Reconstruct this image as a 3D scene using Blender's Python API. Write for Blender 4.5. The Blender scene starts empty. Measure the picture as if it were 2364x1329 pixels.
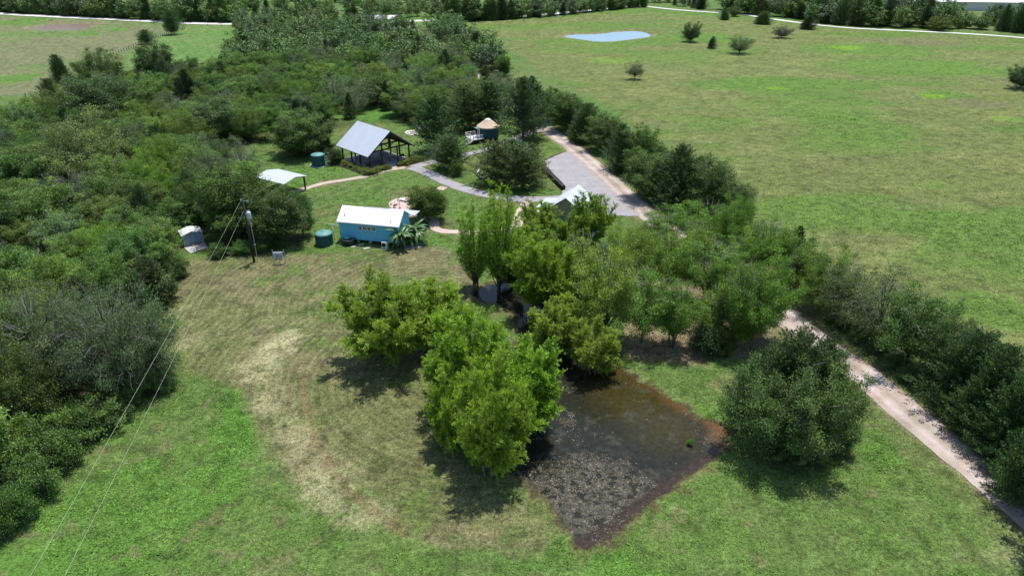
import bpy, bmesh, math, random
import numpy as np
from math import radians, sin, cos, pi, atan2, hypot
from mathutils import Vector, Matrix, geometry

random.seed(7)
scn = bpy.context.scene
COL = scn.collection

# ------------------------------------------------------------------ camera
CH, CF, CP = 45.0, 1597.0, radians(27.5)
cam_d = bpy.data.cameras.new("camera")
cam = bpy.data.objects.new("camera", cam_d)
COL.objects.link(cam)
cam.location = (0, 0, CH)
cam.rotation_euler = (radians(90) - CP, 0, 0)
cam_d.sensor_width = 36
cam_d.lens = 36 * CF / 2364
cam_d.clip_end = 9000
scn.camera = cam

# ------------------------------------------------------------------ light
SUN_EL = radians(74)
SUN_AZ = radians(27)            # clockwise from +Y: the sun stands ahead and to the right
world = bpy.data.worlds.new("World")
scn.world = world
world.use_nodes = True
wn = world.node_tree.nodes
sky = wn.new("ShaderNodeTexSky")
sky.sky_type = 'NISHITA'
sky.sun_disc = False
sky.sun_elevation = SUN_EL
sky.sun_rotation = SUN_AZ
sky.dust_density = 1.0
sky.ozone_density = 1.5
wn["Background"].inputs[1].default_value = 0.135
world.node_tree.links.new(sky.outputs[0], wn["Background"].inputs[0])
sl = bpy.data.lights.new("sun", 'SUN')
sl.energy = 4.0
sl.angle = radians(0.55)
sl.color = (1.0, 0.965, 0.91)
so = bpy.data.objects.new("sun", sl)
COL.objects.link(so)
sd = Vector((sin(SUN_AZ) * cos(SUN_EL), cos(SUN_AZ) * cos(SUN_EL), sin(SUN_EL)))
so.rotation_euler = sd.to_track_quat('Z', 'Y').to_euler()
so.location = (0, 0, 120)
scn.view_settings.view_transform = 'Standard'
scn.view_settings.look = 'None'
scn.view_settings.exposure = 0.38
scn.view_settings.gamma = 1
scn.cycles.max_bounces = 6
scn.cycles.diffuse_bounces = 3
scn.cycles.glossy_bounces = 2
scn.cycles.transmission_bounces = 4
scn.cycles.transparent_max_bounces = 4

# ------------------------------------------------------------------ survey: photo point -> place on the ground
def G(x, y, z=0.0):
    dx, u = x - 1182, 664.5 - y
    d = (dx, CF * cos(CP) + u * sin(CP), -CF * sin(CP) + u * cos(CP))
    t = (CH - z) / -d[2]
    return (d[0] * t, d[1] * t)

def height_at(y, Y):
    u = 664.5 - y
    return CH + (-CF * sin(CP) + u * cos(CP)) * Y / (CF * cos(CP) + u * sin(CP))

def stand(xc, yb, yt):
    """ground spot and height of an upright thing seen between two picture heights"""
    Y = G(1182, yb)[1]
    h = height_at(yt, Y)
    zc = Y * cos(CP) + (CH - h * .5) * sin(CP)
    return (xc - 1182) / CF * zc, Y, h, zc / CF

def W(pts):
    return [G(*p) for p in pts]

# ------------------------------------------------------------------ numpy noise and distance fields
def vnoise(x, y, seed=0):
    xi, yi = np.floor(x).astype(np.int64), np.floor(y).astype(np.int64)
    fx, fy = x - xi, y - yi
    fx, fy = fx * fx * (3 - 2 * fx), fy * fy * (3 - 2 * fy)
    def hsh(a, b):
        n = (a * 374761393 + b * 668265263 + seed * 1274126177) & 0xffffffff
        n = ((n ^ (n >> 13)) * 1274126177) & 0xffffffff
        return ((n ^ (n >> 16)) & 0xffff) / 65535.0
    a, b, c, d = hsh(xi, yi), hsh(xi + 1, yi), hsh(xi, yi + 1), hsh(xi + 1, yi + 1)
    return (a + (b - a) * fx) * (1 - fy) + (c + (d - c) * fx) * fy

def fbm(x, y, scale, seed=0, oct=4):
    x, y = x / scale, y / scale
    s, a, t = 0, 1, 0
    for k in range(oct):
        s = s + a * vnoise(x, y, seed + k * 17)
        t += a
        a *= .55
        x, y = x * 2.03 + 5.1, y * 2.03 + 1.7
    return s / t

def ss(a, b, x):
    t = np.clip((x - a) / (b - a), 0, 1)
    return t * t * (3 - 2 * t)

def seg_d2(X, Y, a, b):
    dx, dy = b[0] - a[0], b[1] - a[1]
    t = np.clip(((X - a[0]) * dx + (Y - a[1]) * dy) / (dx * dx + dy * dy + 1e-9), 0, 1)
    return (X - a[0] - t * dx) ** 2 + (Y - a[1] - t * dy) ** 2

def sdf(X, Y, poly):
    """signed distance, negative inside"""
    d = np.full(X.shape, 1e18)
    ins = np.zeros(X.shape, bool)
    n = len(poly)
    for i in range(n):
        a, b = poly[i], poly[(i + 1) % n]
        d = np.minimum(d, seg_d2(X, Y, a, b))
        c = ((a[1] > Y) != (b[1] > Y))
        with np.errstate(divide='ignore', invalid='ignore'):
            xx = (b[0] - a[0]) * (Y - a[1]) / (b[1] - a[1] + 1e-12) + a[0]
        ins ^= c & (X < xx)
    d = np.sqrt(d)
    return np.where(ins, -d, d)

def dline(X, Y, pts):
    d = np.full(X.shape, 1e18)
    for a, b in zip(pts[:-1], pts[1:]):
        d = np.minimum(d, seg_d2(X, Y, a, b))
    return np.sqrt(d)

def smooth(pts, n=8, closed=False):
    """Catmull-Rom through the points"""
    P = [Vector(p) for p in pts]
    out = []
    N = len(P)
    rng = range(N if closed else N - 1)
    for i in rng:
        if closed:
            p0, p1, p2, p3 = P[(i - 1) % N], P[i], P[(i + 1) % N], P[(i + 2) % N]
        else:
            p0, p1, p2, p3 = P[max(i - 1, 0)], P[i], P[i + 1], P[min(i + 2, N - 1)]
        for k in range(n):
            t = k / n
            out.append(tuple(.5 * ((2 * p1) + (-p0 + p2) * t + (2 * p0 - 5 * p1 + 4 * p2 - p3) * t * t + (-p0 + 3 * p1 - 3 * p2 + p3) * t ** 3)))
    if not closed:
        out.append(tuple(P[-1]))
    return out

# ------------------------------------------------------------------ the lie of the land (all in metres, from the survey)
ROAD = smooth([(58.9, -16.7), (50.9, 18.4)] + W([(2600, 1370), (2364, 1172), (2250, 1078), (2100, 955), (1990, 862), (1900, 797), (1800, 722), (1720, 662), (1640, 603),
                 (1560, 545), (1470, 474), (1400, 410), (1330, 348), (1250, 290), (1180, 235), (1110, 182), (1062, 148), (1005, 105), (962, 72), (946, 50)]), 6)
ROAD_L = smooth(W([(-60, 27), (0, 32), (150, 40), (300, 47), (420, 53), (540, 56), (760, 53), (946, 49), (1100, 44), (1300, 30), (1480, 14)]), 4)
ROAD_R = smooth(W([(1480, 14), (1550, 22), (1640, 29), (1710, 33), (1760, 41), (1860, 55), (1960, 65), (2100, 72), (2240, 79), (2364, 88), (2480, 98)]), 4)
LOT = W([(1256, 372), (1302, 351), (1345, 352), (1395, 395), (1440, 440), (1490, 486), (1492, 500), (1380, 497), (1300, 492), (1290, 470), (1300, 440)])
LOOP = smooth(W([(1320, 455), (1260, 460), (1200, 460), (1140, 452), (1085, 440), (1030, 420), (985, 398), (950, 386)]), 6)
LOOP2 = smooth(W([(950, 386), (985, 378), (1030, 366), (1080, 356), (1120, 347), (1165, 332), (1215, 310), (1250, 300)]), 6)
WALK = smooth(W([(640, 452), (700, 437), (745, 424), (800, 415), (850, 406), (890, 394), (935, 387)]), 6)
PATIO = smooth(W([(897, 472), (912, 460), (950, 455), (982, 461), (998, 480), (988, 496), (955, 502), (916, 490)]), 5, True)
WALK2 = smooth(W([(975, 498), (1000, 512), (1003, 526), (1020, 533), (1060, 536), (1110, 537), (1165, 534), (1192, 520), (1200, 495), (1216, 466)]), 6)
POND = smooth(W([(1195, 1100), (1250, 1152), (1305, 1217), (1352, 1272), (1415, 1242), (1500, 1168), (1600, 1095), (1682, 1030), (1676, 990),
                 (1600, 948), (1510, 893), (1440, 850), (1385, 815), (1340, 790), (1290, 770), (1262, 735), (1245, 690), (1232, 662), (1190, 650), (1140, 654), (1092, 668),
                 (1100, 690), (1150, 705), (1185, 735), (1195, 780), (1150, 850), (1120, 930), (1120, 1020)]), 4, True)
BPOND = smooth(W([(1303, 84), (1330, 79), (1380, 78), (1425, 73), (1475, 72), (1503, 82), (1465, 89), (1420, 94), (1380, 95), (1340, 90)]), 4, True)
MPOND = smooth(W([(60, 65), (120, 57), (190, 55), (222, 55), (208, 61), (180, 68), (130, 70), (90, 69)]), 4, True)
FOREST = W([(-260, 1290), (0, 1240), (170, 1075), (385, 905), (392, 750), (372, 665), (400, 605), (480, 578), (700, 560), (722, 505), (690, 448), (600, 410), (512, 388),
            (525, 345), (620, 325), (700, 330), (768, 300), (870, 284), (960, 292), (1080, 300), (1235, 270), (1195, 190), (1130, 120), (1042, 62), (545, 66), (535, 120), (520, 165),
            (400, 205), (330, 190), (230, 195), (150, 262), (60, 300), (-260, 330)])
GROVE = W([(1440, 800), (1470, 680), (1500, 560), (1580, 520), (1680, 520), (1790, 600), (1880, 690), (1930, 775), (1880, 800), (1790, 800), (1740, 820), (1640, 842), (1560, 838), (1470, 832)])
PASTURE = W([(1040, 52), (1300, 42), (1480, 14), (1560, 24), (1710, 34), (1860, 56), (2100, 73), (2800, 115), (2800, 1300), (2364, 1060), (2200, 900), (2000, 700), (1850, 560), (1500, 300), (1200, 130)])
NEARLUSH = W([(-300, 1400), (0, 1250), (250, 985), (400, 868), (470, 870), (548, 900), (575, 960), (612, 1080), (700, 1170), (850, 1215), (1000, 1262), (1200, 1310), (1300, 1330), (1300, 1500), (-300, 1600)])
RLUSH = W([(1300, 1600), (1345, 1290), (1420, 1250), (1520, 1175), (1610, 1105), (1700, 1040), (1960, 1000), (2010, 930), (2140, 1040), (2364, 1230), (2600, 1500)])
MOWN = W([(372, 650), (420, 600), (520, 585), (700, 590), (1000, 570), (1080, 600), (1100, 660), (1000, 800), (980, 950), (1100, 1100), (1200, 1120), (1290, 1220), (1240, 1270), (1050, 1270), (850, 1215), (700, 1150),
          (620, 1060), (580, 950), (500, 880), (410, 850), (390, 740)])

def ground_z(X, Y):
    w = fbm(X, Y, 1.7, 91, 3) - .5
    d = sdf(X, Y, POND) + w * 1.3
    z = -.62 * ss(.25, -1.6, d)
    for P, dep in ((BPOND, 1.6), (MPOND, 1.2)):
        d = sdf(X, Y, P)
        z = z - dep * ss(2, -6, d) + .25 * ss(14, 5, d) * ss(2, 5, d)
    z = z + (fbm(X, Y, .9, 5, 2) - .5) * .05
    return z

def mix(a, b, m):
    m = m[:, None]
    return a * (1 - m) + np.array(b)[None, :] * m

def albedo(X, Y):
    wx = X + (fbm(X, Y, 9, 1) - .5) * 7
    wy = Y + (fbm(X, Y, 9, 2) - .5) * 7
    w1x = X + (fbm(X, Y, 2.5, 3, 3) - .5) * 2.4
    w1y = Y + (fbm(X, Y, 2.5, 4, 3) - .5) * 2.4
    n25, n8, n3, n1 = fbm(X, Y, 28, 11), fbm(X, Y, 9, 12), fbm(X, Y, 3, 13), fbm(X, Y, .9, 14, 2)
    c = np.zeros((len(X), 3)) + np.array([.135, .185, .068])
    c = mix(c, (.10, .185, .05), ss(.45, .65, fbm(X, Y, 60, 21)))
    c = mix(c, (.17, .18, .10), ss(.52, .62, fbm(X * .5, Y, 22, 22)) * .4)
    # left far field
    lf = ss(3, -3, sdf(wx, wy, W([(-600, 25), (0, 35), (430, 58), (425, 64), (330, 104), (165, 168), (120, 215), (-100, 224), (-700, 240)])))
    c = mix(c, (.185, .195, .12), lf)
    c = mix(c, (.205, .195, .13), lf * ss(.48, .62, n8) * .7)
    c = mix(c, (.15, .205, .09), lf * ss(.52, .66, fbm(X * .5, Y, 16, 31)))
    for (x, y, rx, ry) in ((60, 50, 60, 7), (200, 78, 34, 5), (270, 70, 22, 5), (40, 180, 60, 14)):
        gx, gy = G(x, y)
        d = np.hypot((X - gx) / (rx / CF * gy), (Y - gy) / (ry * gy * gy / (CF * CH)))
        c = mix(c, (.12, .22, .055), lf * ss(1.1, .6, d + (n8 - .5)))
    rf = ss(1.5, -1.5, sdf(X, Y, W([(432, 58), (560, 60), (545, 170), (380, 205), (270, 175), (300, 118), (345, 98), (395, 78)])))
    c = mix(c, (.125, .225, .07), rf)
    c = mix(c, (.17, .23, .10), rf * ss(.45, .62, n8) * .7)
    # right pasture
    ps = ss(2.5, -2.5, sdf(wx, wy, PASTURE))
    c = mix(c, (.165, .19, .075), ps)
    c = mix(c, (.21, .225, .10), ps * ss(.5, .66, fbm(X * .6, Y * 1.1, 5.5, 41)) * .85)
    c = mix(c, (.13, .145, .065), ps * ss(.53, .66, fbm(X, Y, 3.1, 42)) * .6)
    c = mix(c, (.115, .20, .046), ps * ss(.50, .64, fbm(X * .55, Y * 1.25, 24, 43)) * .8)
    for (x, y, rx, ry, k) in ((2000, 115, 130, 14, 1), (2100, 152, 190, 14, 1), (2240, 165, 70, 16, .9), (1800, 190, 130, 12, .9), (2000, 300, 140, 35, .8), (1880, 255, 140, 20, .8), (2300, 720, 110, 60, .9), (1650, 88, 70, 12, .8), (1560, 130, 110, 14, .6),
                              (2180, 220, 60, 10, 1), (1960, 330, 160, 25, .6), (1700, 115, 60, 10, .7), (2210, 500, 60, 16, .55), (2150, 430, 40, 12, .6), (1330, 110, 100, 14, .6), (1600, 30, 160, 8, .5)):
        gx, gy = G(x, y)
        d = np.hypot((X - gx) / (rx / CF * gy * 1.12), (Y - gy) / (ry * gy * gy / (CF * CH) * 1.2))
        c = mix(c, (.118, .212, .046), ps * k * .85 * ss(1.15, .55, d + (n8 - .5) * .9 + (n3 - .5) * .5))
    for (x, y, rx, ry, k) in ((2150, 100, 80, 9, .9), (2250, 238, 70, 12, .8), (1520, 285, 60, 10, .55), (2030, 95, 90, 5, .6), (2100, 470, 90, 14, .4), (1900, 380, 60, 14, .35), (2000, 560, 90, 25, .35), (2320, 190, 50, 20, .5), (1190, 135, 40, 8, .7)):
        gx, gy = G(x, y)
        d = np.hypot((X - gx) / (rx / CF * gy * 1.12), (Y - gy) / (ry * gy * gy / (CF * CH) * 1.2))
        c = mix(c, (.185, .165, .115), ps * k * .7 * ss(1.15, .5, d + (n8 - .5) * .8 + (n3 - .5) * .7))
    for (x, y, rx, ry, k) in ((2150, 221, 32, 7, 1), (1950, 110, 40, 5, 1), (1790, 204, 30, 4, .8), (2330, 275, 40, 8, .6), (1420, 140, 60, 8, .5)):
        gx, gy = G(x, y)
        d = np.hypot((X - gx) / (rx / CF * gy), (Y - gy) / (ry * gy * gy / (CF * CH)))
        c = mix(c, (.17, .30, .035), ps * k * ss(1.1, .5, d + (n3 - .5)))
    # grounds round the house
    lawn = ss(1.2, -1.2, sdf(w1x, w1y, W([(372, 640), (430, 590), (720, 560), (725, 480), (512, 392), (500, 345), (700, 300), (960, 270), (1240, 280), (1500, 500), (1450, 640), (1350, 760), (1450, 860), (1700, 860), (1990, 860),
                                        (2364, 1180), (2600, 1500), (1300, 1600), (1300, 1240), (900, 1250), (600, 1100), (400, 860)])))
    c = mix(c, (.122, .185, .062), lawn)
    c = mix(c, (.165, .17, .085), lawn * ss(.47, .62, n8) * .75)
    c = mix(c, (.10, .20, .045), lawn * ss(.5, .66, fbm(X, Y, 7, 51)) * .6)
    mo = ss(1.4, -1.4, sdf(w1x, w1y, MOWN))
    c = mix(c, (.178, .172, .100), mo * .9)
    c = mix(c, (.215, .185, .130), mo * ss(.46, .60, fbm(X, Y, 5, 52)) * .75)
    c = mix(c, (.105, .165, .05), mo * ss(.52, .66, fbm(X, Y, 4, 53)) * .6)
    gx, gy = G(430, 655)
    c = mix(c, (.185, .165, .11), mo * ss(9, 3, np.hypot((X - gx) * .8, (Y - gy)) + n3 * 3) * .8)
    gx, gy = G(930, 620)
    c = mix(c, (.20, .18, .11), lawn * ss(1.1, .4, np.hypot((X - gx) / 6.5, (Y - gy) / 4) + (n3 - .5)) * .75)
    # mower lines: rings round the yard, longer near the pond
    ring = np.where(Y > 78, np.sin(np.hypot(X + 12, Y - 84) * 2 * pi / 1.0 + (n25 - .5) * 5 + (n8 - .5) * 1.2), np.sin(np.hypot(X + 4, Y - 66) * 2 * pi / 1.0 + (n25 - .5) * 5 + (n8 - .5) * 1.2))
    c = c * (1 + (mo * (ss(-.3, .9, ring) - .4) * .27 + mo * (np.sin(np.hypot(X + 4, Y - 66) * 2 * pi / 4.6 + (n25 - .5) * 3)) * .07)[:, None])
    # lush new grass, near
    for P, k in ((NEARLUSH, 1.0), (RLUSH, .95)):
        d = sdf(w1x * .35 + X * .65, w1y * .35 + Y * .65, P)
        m = ss(.7, -.7, d) * k
        c = mix(c, (.118, .190, .058), m)
        c = mix(c, (.145, .195, .078), m * ss(.46, .62, n3) * .65)
        c = mix(c, (.098, .205, .042), m * ss(.50, .66, n8) * .7)
        c = mix(c, (.17, .175, .095), m * ss(.62, .74, fbm(X, Y, 1.8, 54)) * .8)
    gx, gy = G(585, 940)
    m = ss(1.2, .4, np.hypot((X - gx + .12 * (Y - gy)) / 4.0, (Y - gy) / 8.5)) * ss(.3, -.5, sdf(X, Y, NEARLUSH))
    c = mix(c, (.090, .210, .035), m * .8)
    # straw patches
    for (x, y, rx, ry, k) in ((645, 800, 2.1, 4.6, 1.), (600, 850, 3.0, 3.6, .85), (620, 925, 2.2, 2.6, .8), (770, 1120, 2.2, 3.0, .7), (840, 1190, 2.6, 1.8, .65), (690, 1010, 1.5, 3.4, .6), (735, 1080, 1.4, 2.2, .6), (910, 725, 2, 2.5, .5), (660, 985, 1.2, 2, .6), (430, 790, 2.5, 2.4, .45), (2364, 1300, 4, 3, .3)):
        gx, gy = G(x, y)
        d = np.hypot((X - gx) / rx, (Y - gy) / ry)
        c = mix(c, (.40, .355, .27), k * ss(1.5, .4, d + (n3 - .5) * 1.1 + (n1 - .5) * .9) * ss(.26, .46, fbm(X, Y, .55, 97, 3)))
    red = smooth(W([(700, 870), (705, 930), (725, 1000), (760, 1070), (830, 1150), (940, 1235)]), 5)
    c = mix(c, (.235, .165, .115), ss(.75, .1, dline(X, Y, red) + (n1 - .5) * .8) * .55)
    for tr in ((780, 700, 790, 800, 770, 900), (830, 660, 860, 720, 950, 700)):
        t = smooth(W([tr[0:2], tr[2:4], tr[4:6]]), 6)
        c = mix(c, (.23, .20, .14), ss(.5, .1, dline(X, Y, t) + (n1 - .5) * .6) * .5)
    # grove floor, forest floor
    gd = ss(1.2, -1.2, sdf(w1x, w1y, GROVE))
    c = mix(c, (.30, .225, .185), gd * ss(.80, .55, fbm(X, Y, 4, 55)))
    c = mix(c, (.11, .075, .06), gd * ss(.54, .6, fbm(X, Y, .8, 56, 2)) * .5)
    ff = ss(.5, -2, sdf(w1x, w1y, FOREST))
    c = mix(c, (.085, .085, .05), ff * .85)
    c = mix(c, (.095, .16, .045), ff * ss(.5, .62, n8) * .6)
    gx, gy = G(865, 262)
    c = mix(c, (.10, .21, .05), ss(1.2, .6, np.hypot((X - gx) / 14, (Y - gy) / 10) + (n3 - .5) * .5))
    # verge along the drive and worn earth beside it
    dr = dline(X, Y, ROAD)
    c = mix(c, (.16, .175, .09), ss(7, 3, dr + (n3 - .5) * 3) * ss(170, 120, Y) * .55)
    c = mix(c, (.27, .235, .18), ss(2.9, 1.9, dr + (n1 - .5) * 1.3) * .85)
    for L, w in ((LOOP, 1.6), (LOOP2, 1.3), (WALK, .9), (WALK2, .9)):
        c = mix(c, (.22, .20, .15), ss(w + .45, w, dline(X, Y, L) + (n1 - .5) * .5) * .6)
    for L in (ROAD_L, ROAD_R):
        c = mix(c, (.11, .20, .055), ss(12, 5, dline(X, Y, L) + (n8 - .5) * 6) * .6)
    # bank mud
    dp = sdf(X, Y, POND) + (fbm(X, Y, 1.7, 91, 3) - .5) * 1.3
    c = mix(c, (.10, .085, .055), ss(.35, -.1, dp + (n1 - .5) * 1.1 + (n3 - .5) * .7))
    c = mix(c, (.20, .165, .10), ss(.9, .3, dp + (n1 - .5) * .9) * ss(.0, .3, dp) * .5)
    for P in (BPOND, MPOND):
        dq = sdf(X, Y, P)
        c = mix(c, (.27, .22, .16), ss(5, 1, dq + (n8 - .5) * 8) * .75)
    # scattered darker tufts
    c = c * (1 - ss(.54, .68, fbm(X, Y, 1.1, 61, 3)) * .30 * (1 - gd) + ss(.44, .30, fbm(X, Y, .9, 62, 3)) * .22 * (1 - gd))[:, None]
    c = c * ((.86 + .28 * n1) * .79)[:, None] * np.array([[1.0, 1.07, .78]])
    return np.clip(c, .01, .9)

# ------------------------------------------------------------------ materials
def nmat(name):
    m = bpy.data.materials.new(name)
    m.use_nodes = True
    nt = m.node_tree
    b = nt.nodes["Principled BSDF"]
    return m, nt, b

def noise_node(nt, scale, detail=3, co='Object', rough=.55):
    tc = nt.nodes.new("ShaderNodeTexCoord")
    n = nt.nodes.new("ShaderNodeTexNoise")
    n.inputs["Scale"].default_value = scale
    n.inputs["Detail"].default_value = detail
    n.inputs["Roughness"].default_value = rough
    nt.links.new(tc.outputs[co], n.inputs["Vector"])
    return n.outputs["Fac"]

def ramp(nt, fac, stops):
    r = nt.nodes.new("ShaderNodeValToRGB")
    el = r.color_ramp.elements
    el[0].position, el[0].color = stops[0][0], (*stops[0][1], 1)
    el[1].position, el[1].color = stops[-1][0], (*stops[-1][1], 1)
    for p, c in stops[1:-1]:
        e = el.new(p)
        e.color = (*c, 1)
    nt.links.new(fac, r.inputs[0])
    return r.outputs[0]

def mult(nt, a, b, f=1.0):
    x = nt.nodes.new("ShaderNodeMix")
    x.data_type = 'RGBA'
    x.blend_type = 'MULTIPLY'
    x.inputs[0].default_value = f
    nt.links.new(a, x.inputs[6])
    nt.links.new(b, x.inputs[7])
    return x.outputs[2]

def bump(nt, b, fac, strength, dist):
    n = nt.nodes.new("ShaderNodeBump")
    n.inputs["Strength"].default_value = strength
    n.inputs["Distance"].default_value = dist
    nt.links.new(fac, n.inputs["Height"])
    nt.links.new(n.outputs[0], b.inputs["Normal"])

MATS = {}
def M(name, col=(.5, .5, .5), rough=.6, metal=0., var=.18, scale=2.5, bmp=0.0, spec=.4):
    """weathered plain surface"""
    if name in MATS:
        return MATS[name]
    m, nt, b = nmat(name)
    c = col
    f = noise_node(nt, scale, 5)
    lo = tuple(x * (1 - var) for x in c)
    hi = tuple(min(1, x * (1 + var * .6)) for x in c)
    nt.links.new(ramp(nt, f, [(.3, lo), (.55, c), (.75, hi)]), b.inputs["Base Color"])
    b.inputs["Roughness"].default_value = rough
    b.inputs["Metallic"].default_value = metal
    b.inputs["Specular IOR Level"].default_value = spec
    if bmp:
        bump(nt, b, noise_node(nt, scale * 8, 3), bmp, .02)
    MATS[name] = m
    return m

def attr_ground_mat(name, attr, gain=(.42, 1.60), rough=.9, bstr=.9, bdist=.16):
    m, nt, b = nmat(name)
    a = nt.nodes.new("ShaderNodeAttribute")
    a.attribute_name = attr
    g1 = ramp(nt, noise_node(nt, 2.6, 8, rough=.85), [(.40, (gain[0],) * 3), (.60, (gain[1],) * 3)])
    g2 = ramp(nt, noise_node(nt, .55, 4, rough=.7), [(.3, (.86, .88, .82)), (.7, (1.14, 1.10, 1.14))])
    x = mult(nt, a.outputs["Color"], g1)
    x = mult(nt, x, ramp(nt, noise_node(nt, 8.0, 4, rough=.8), [(.40, (.74, .74, .74)), (.60, (1.26, 1.26, 1.26))]))
    x = mult(nt, x, g2)
    nt.links.new(x, b.inputs["Base Color"])
    b.inputs["Roughness"].default_value = rough
    b.inputs["Specular IOR Level"].default_value = .15
    bump(nt, b, noise_node(nt, 5.0, 4, rough=.8), bstr, bdist)
    return m

def leaf_mat(name, trans=.28, spec=.35, rough=.5, lo=.55, hi=1.5, tcol=(1.25, 1.25, .55)):
    m, nt, b = nmat(name)
    oi = nt.nodes.new("ShaderNodeObjectInfo")
    a = nt.nodes.new("ShaderNodeAttribute")
    a.attribute_name = 'tint'
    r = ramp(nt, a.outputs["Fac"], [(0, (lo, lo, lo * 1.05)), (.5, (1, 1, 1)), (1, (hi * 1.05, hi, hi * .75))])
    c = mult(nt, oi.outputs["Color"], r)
    r2 = ramp(nt, noise_node(nt, .9, 2), [(.3, (.84, .88, .95)), (.7, (1.16, 1.1, 1.0))])
    c = mult(nt, c, r2)
    nt.links.new(c, b.inputs["Base Color"])
    b.inputs["Roughness"].default_value = rough
    b.inputs["Specular IOR Level"].default_value = spec
    t = nt.nodes.new("ShaderNodeBsdfTranslucent")
    tc = nt.nodes.new("ShaderNodeRGB")
    tc.outputs[0].default_value = (*tcol, 1)
    nt.links.new(mult(nt, c, tc.outputs[0]), t.inputs[0])
    mx = nt.nodes.new("ShaderNodeMixShader")
    mx.inputs[0].default_value = trans
    nt.links.new(b.outputs[0], mx.inputs[1])
    nt.links.new(t.outputs[0], mx.inputs[2])
    nt.links.new(mx.outputs[0], nt.nodes["Material Output"].inputs[0])
    return m

LEAF = leaf_mat("foliage", trans=.3, spec=.22, rough=.55, lo=.5, hi=1.7)
NEEDLE = leaf_mat("needles", trans=.15, spec=.3, rough=.55, lo=.5, hi=2.0)
BARK = M("bark", (.12, .095, .075), .9, var=.4, scale=3)
GREYBARK = M("grey_bark", (.30, .28, .255), .9, var=.35, scale=3)

# ------------------------------------------------------------------ object helpers
def link(o, parent=None):
    COL.objects.link(o)
    if parent is not None:
        o.parent = parent
    return o

def props(o, label=None, cat=None, group=None, kind=None):
    if label: o["label"] = label
    if cat: o["category"] = cat
    if group: o["group"] = group
    if kind: o["kind"] = kind
    return o

def thing(name, label, cat, loc=(0, 0, 0), rz=0, group=None):
    o = bpy.data.objects.new(name, None)
    o.empty_display_size = .5
    link(o)
    o.location = loc
    o.rotation_euler = (0, 0, rz)
    return props(o, label, cat, group)

def np_mesh(name, V, F, mat, tint=None, color=None, smooth_=False, k=4):
    me = bpy.data.meshes.new(name)
    V = np.asarray(V, np.float32)
    F = np.asarray(F, np.int32)
    me.vertices.add(len(V))
    me.vertices.foreach_set("co", V.ravel())
    me.loops.add(F.size)
    me.loops.foreach_set("vertex_index", F.ravel())
    me.polygons.add(len(F))
    me.polygons.foreach_set("loop_start", np.arange(0, F.size, k, dtype=np.int32))
    me.polygons.foreach_set("loop_total", np.full(len(F), k, np.int32))
    if smooth_:
        me.polygons.foreach_set("use_smooth", np.ones(len(F), bool))
    me.update(calc_edges=True)
    if tint is not None:
        a = me.attributes.new("tint", 'FLOAT', 'FACE')
        a.data.foreach_set("value", np.asarray(tint, np.float32))
    if color is not None:
        dom = 'POINT' if len(color) == len(V) else 'FACE'
        a = me.attributes.new("albedo", 'FLOAT_COLOR', dom)
        cc = np.ones((len(color), 4), np.float32)
        cc[:, :3] = color
        a.data.foreach_set("color", cc.ravel())
    me.materials.append(mat)
    return me

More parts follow.
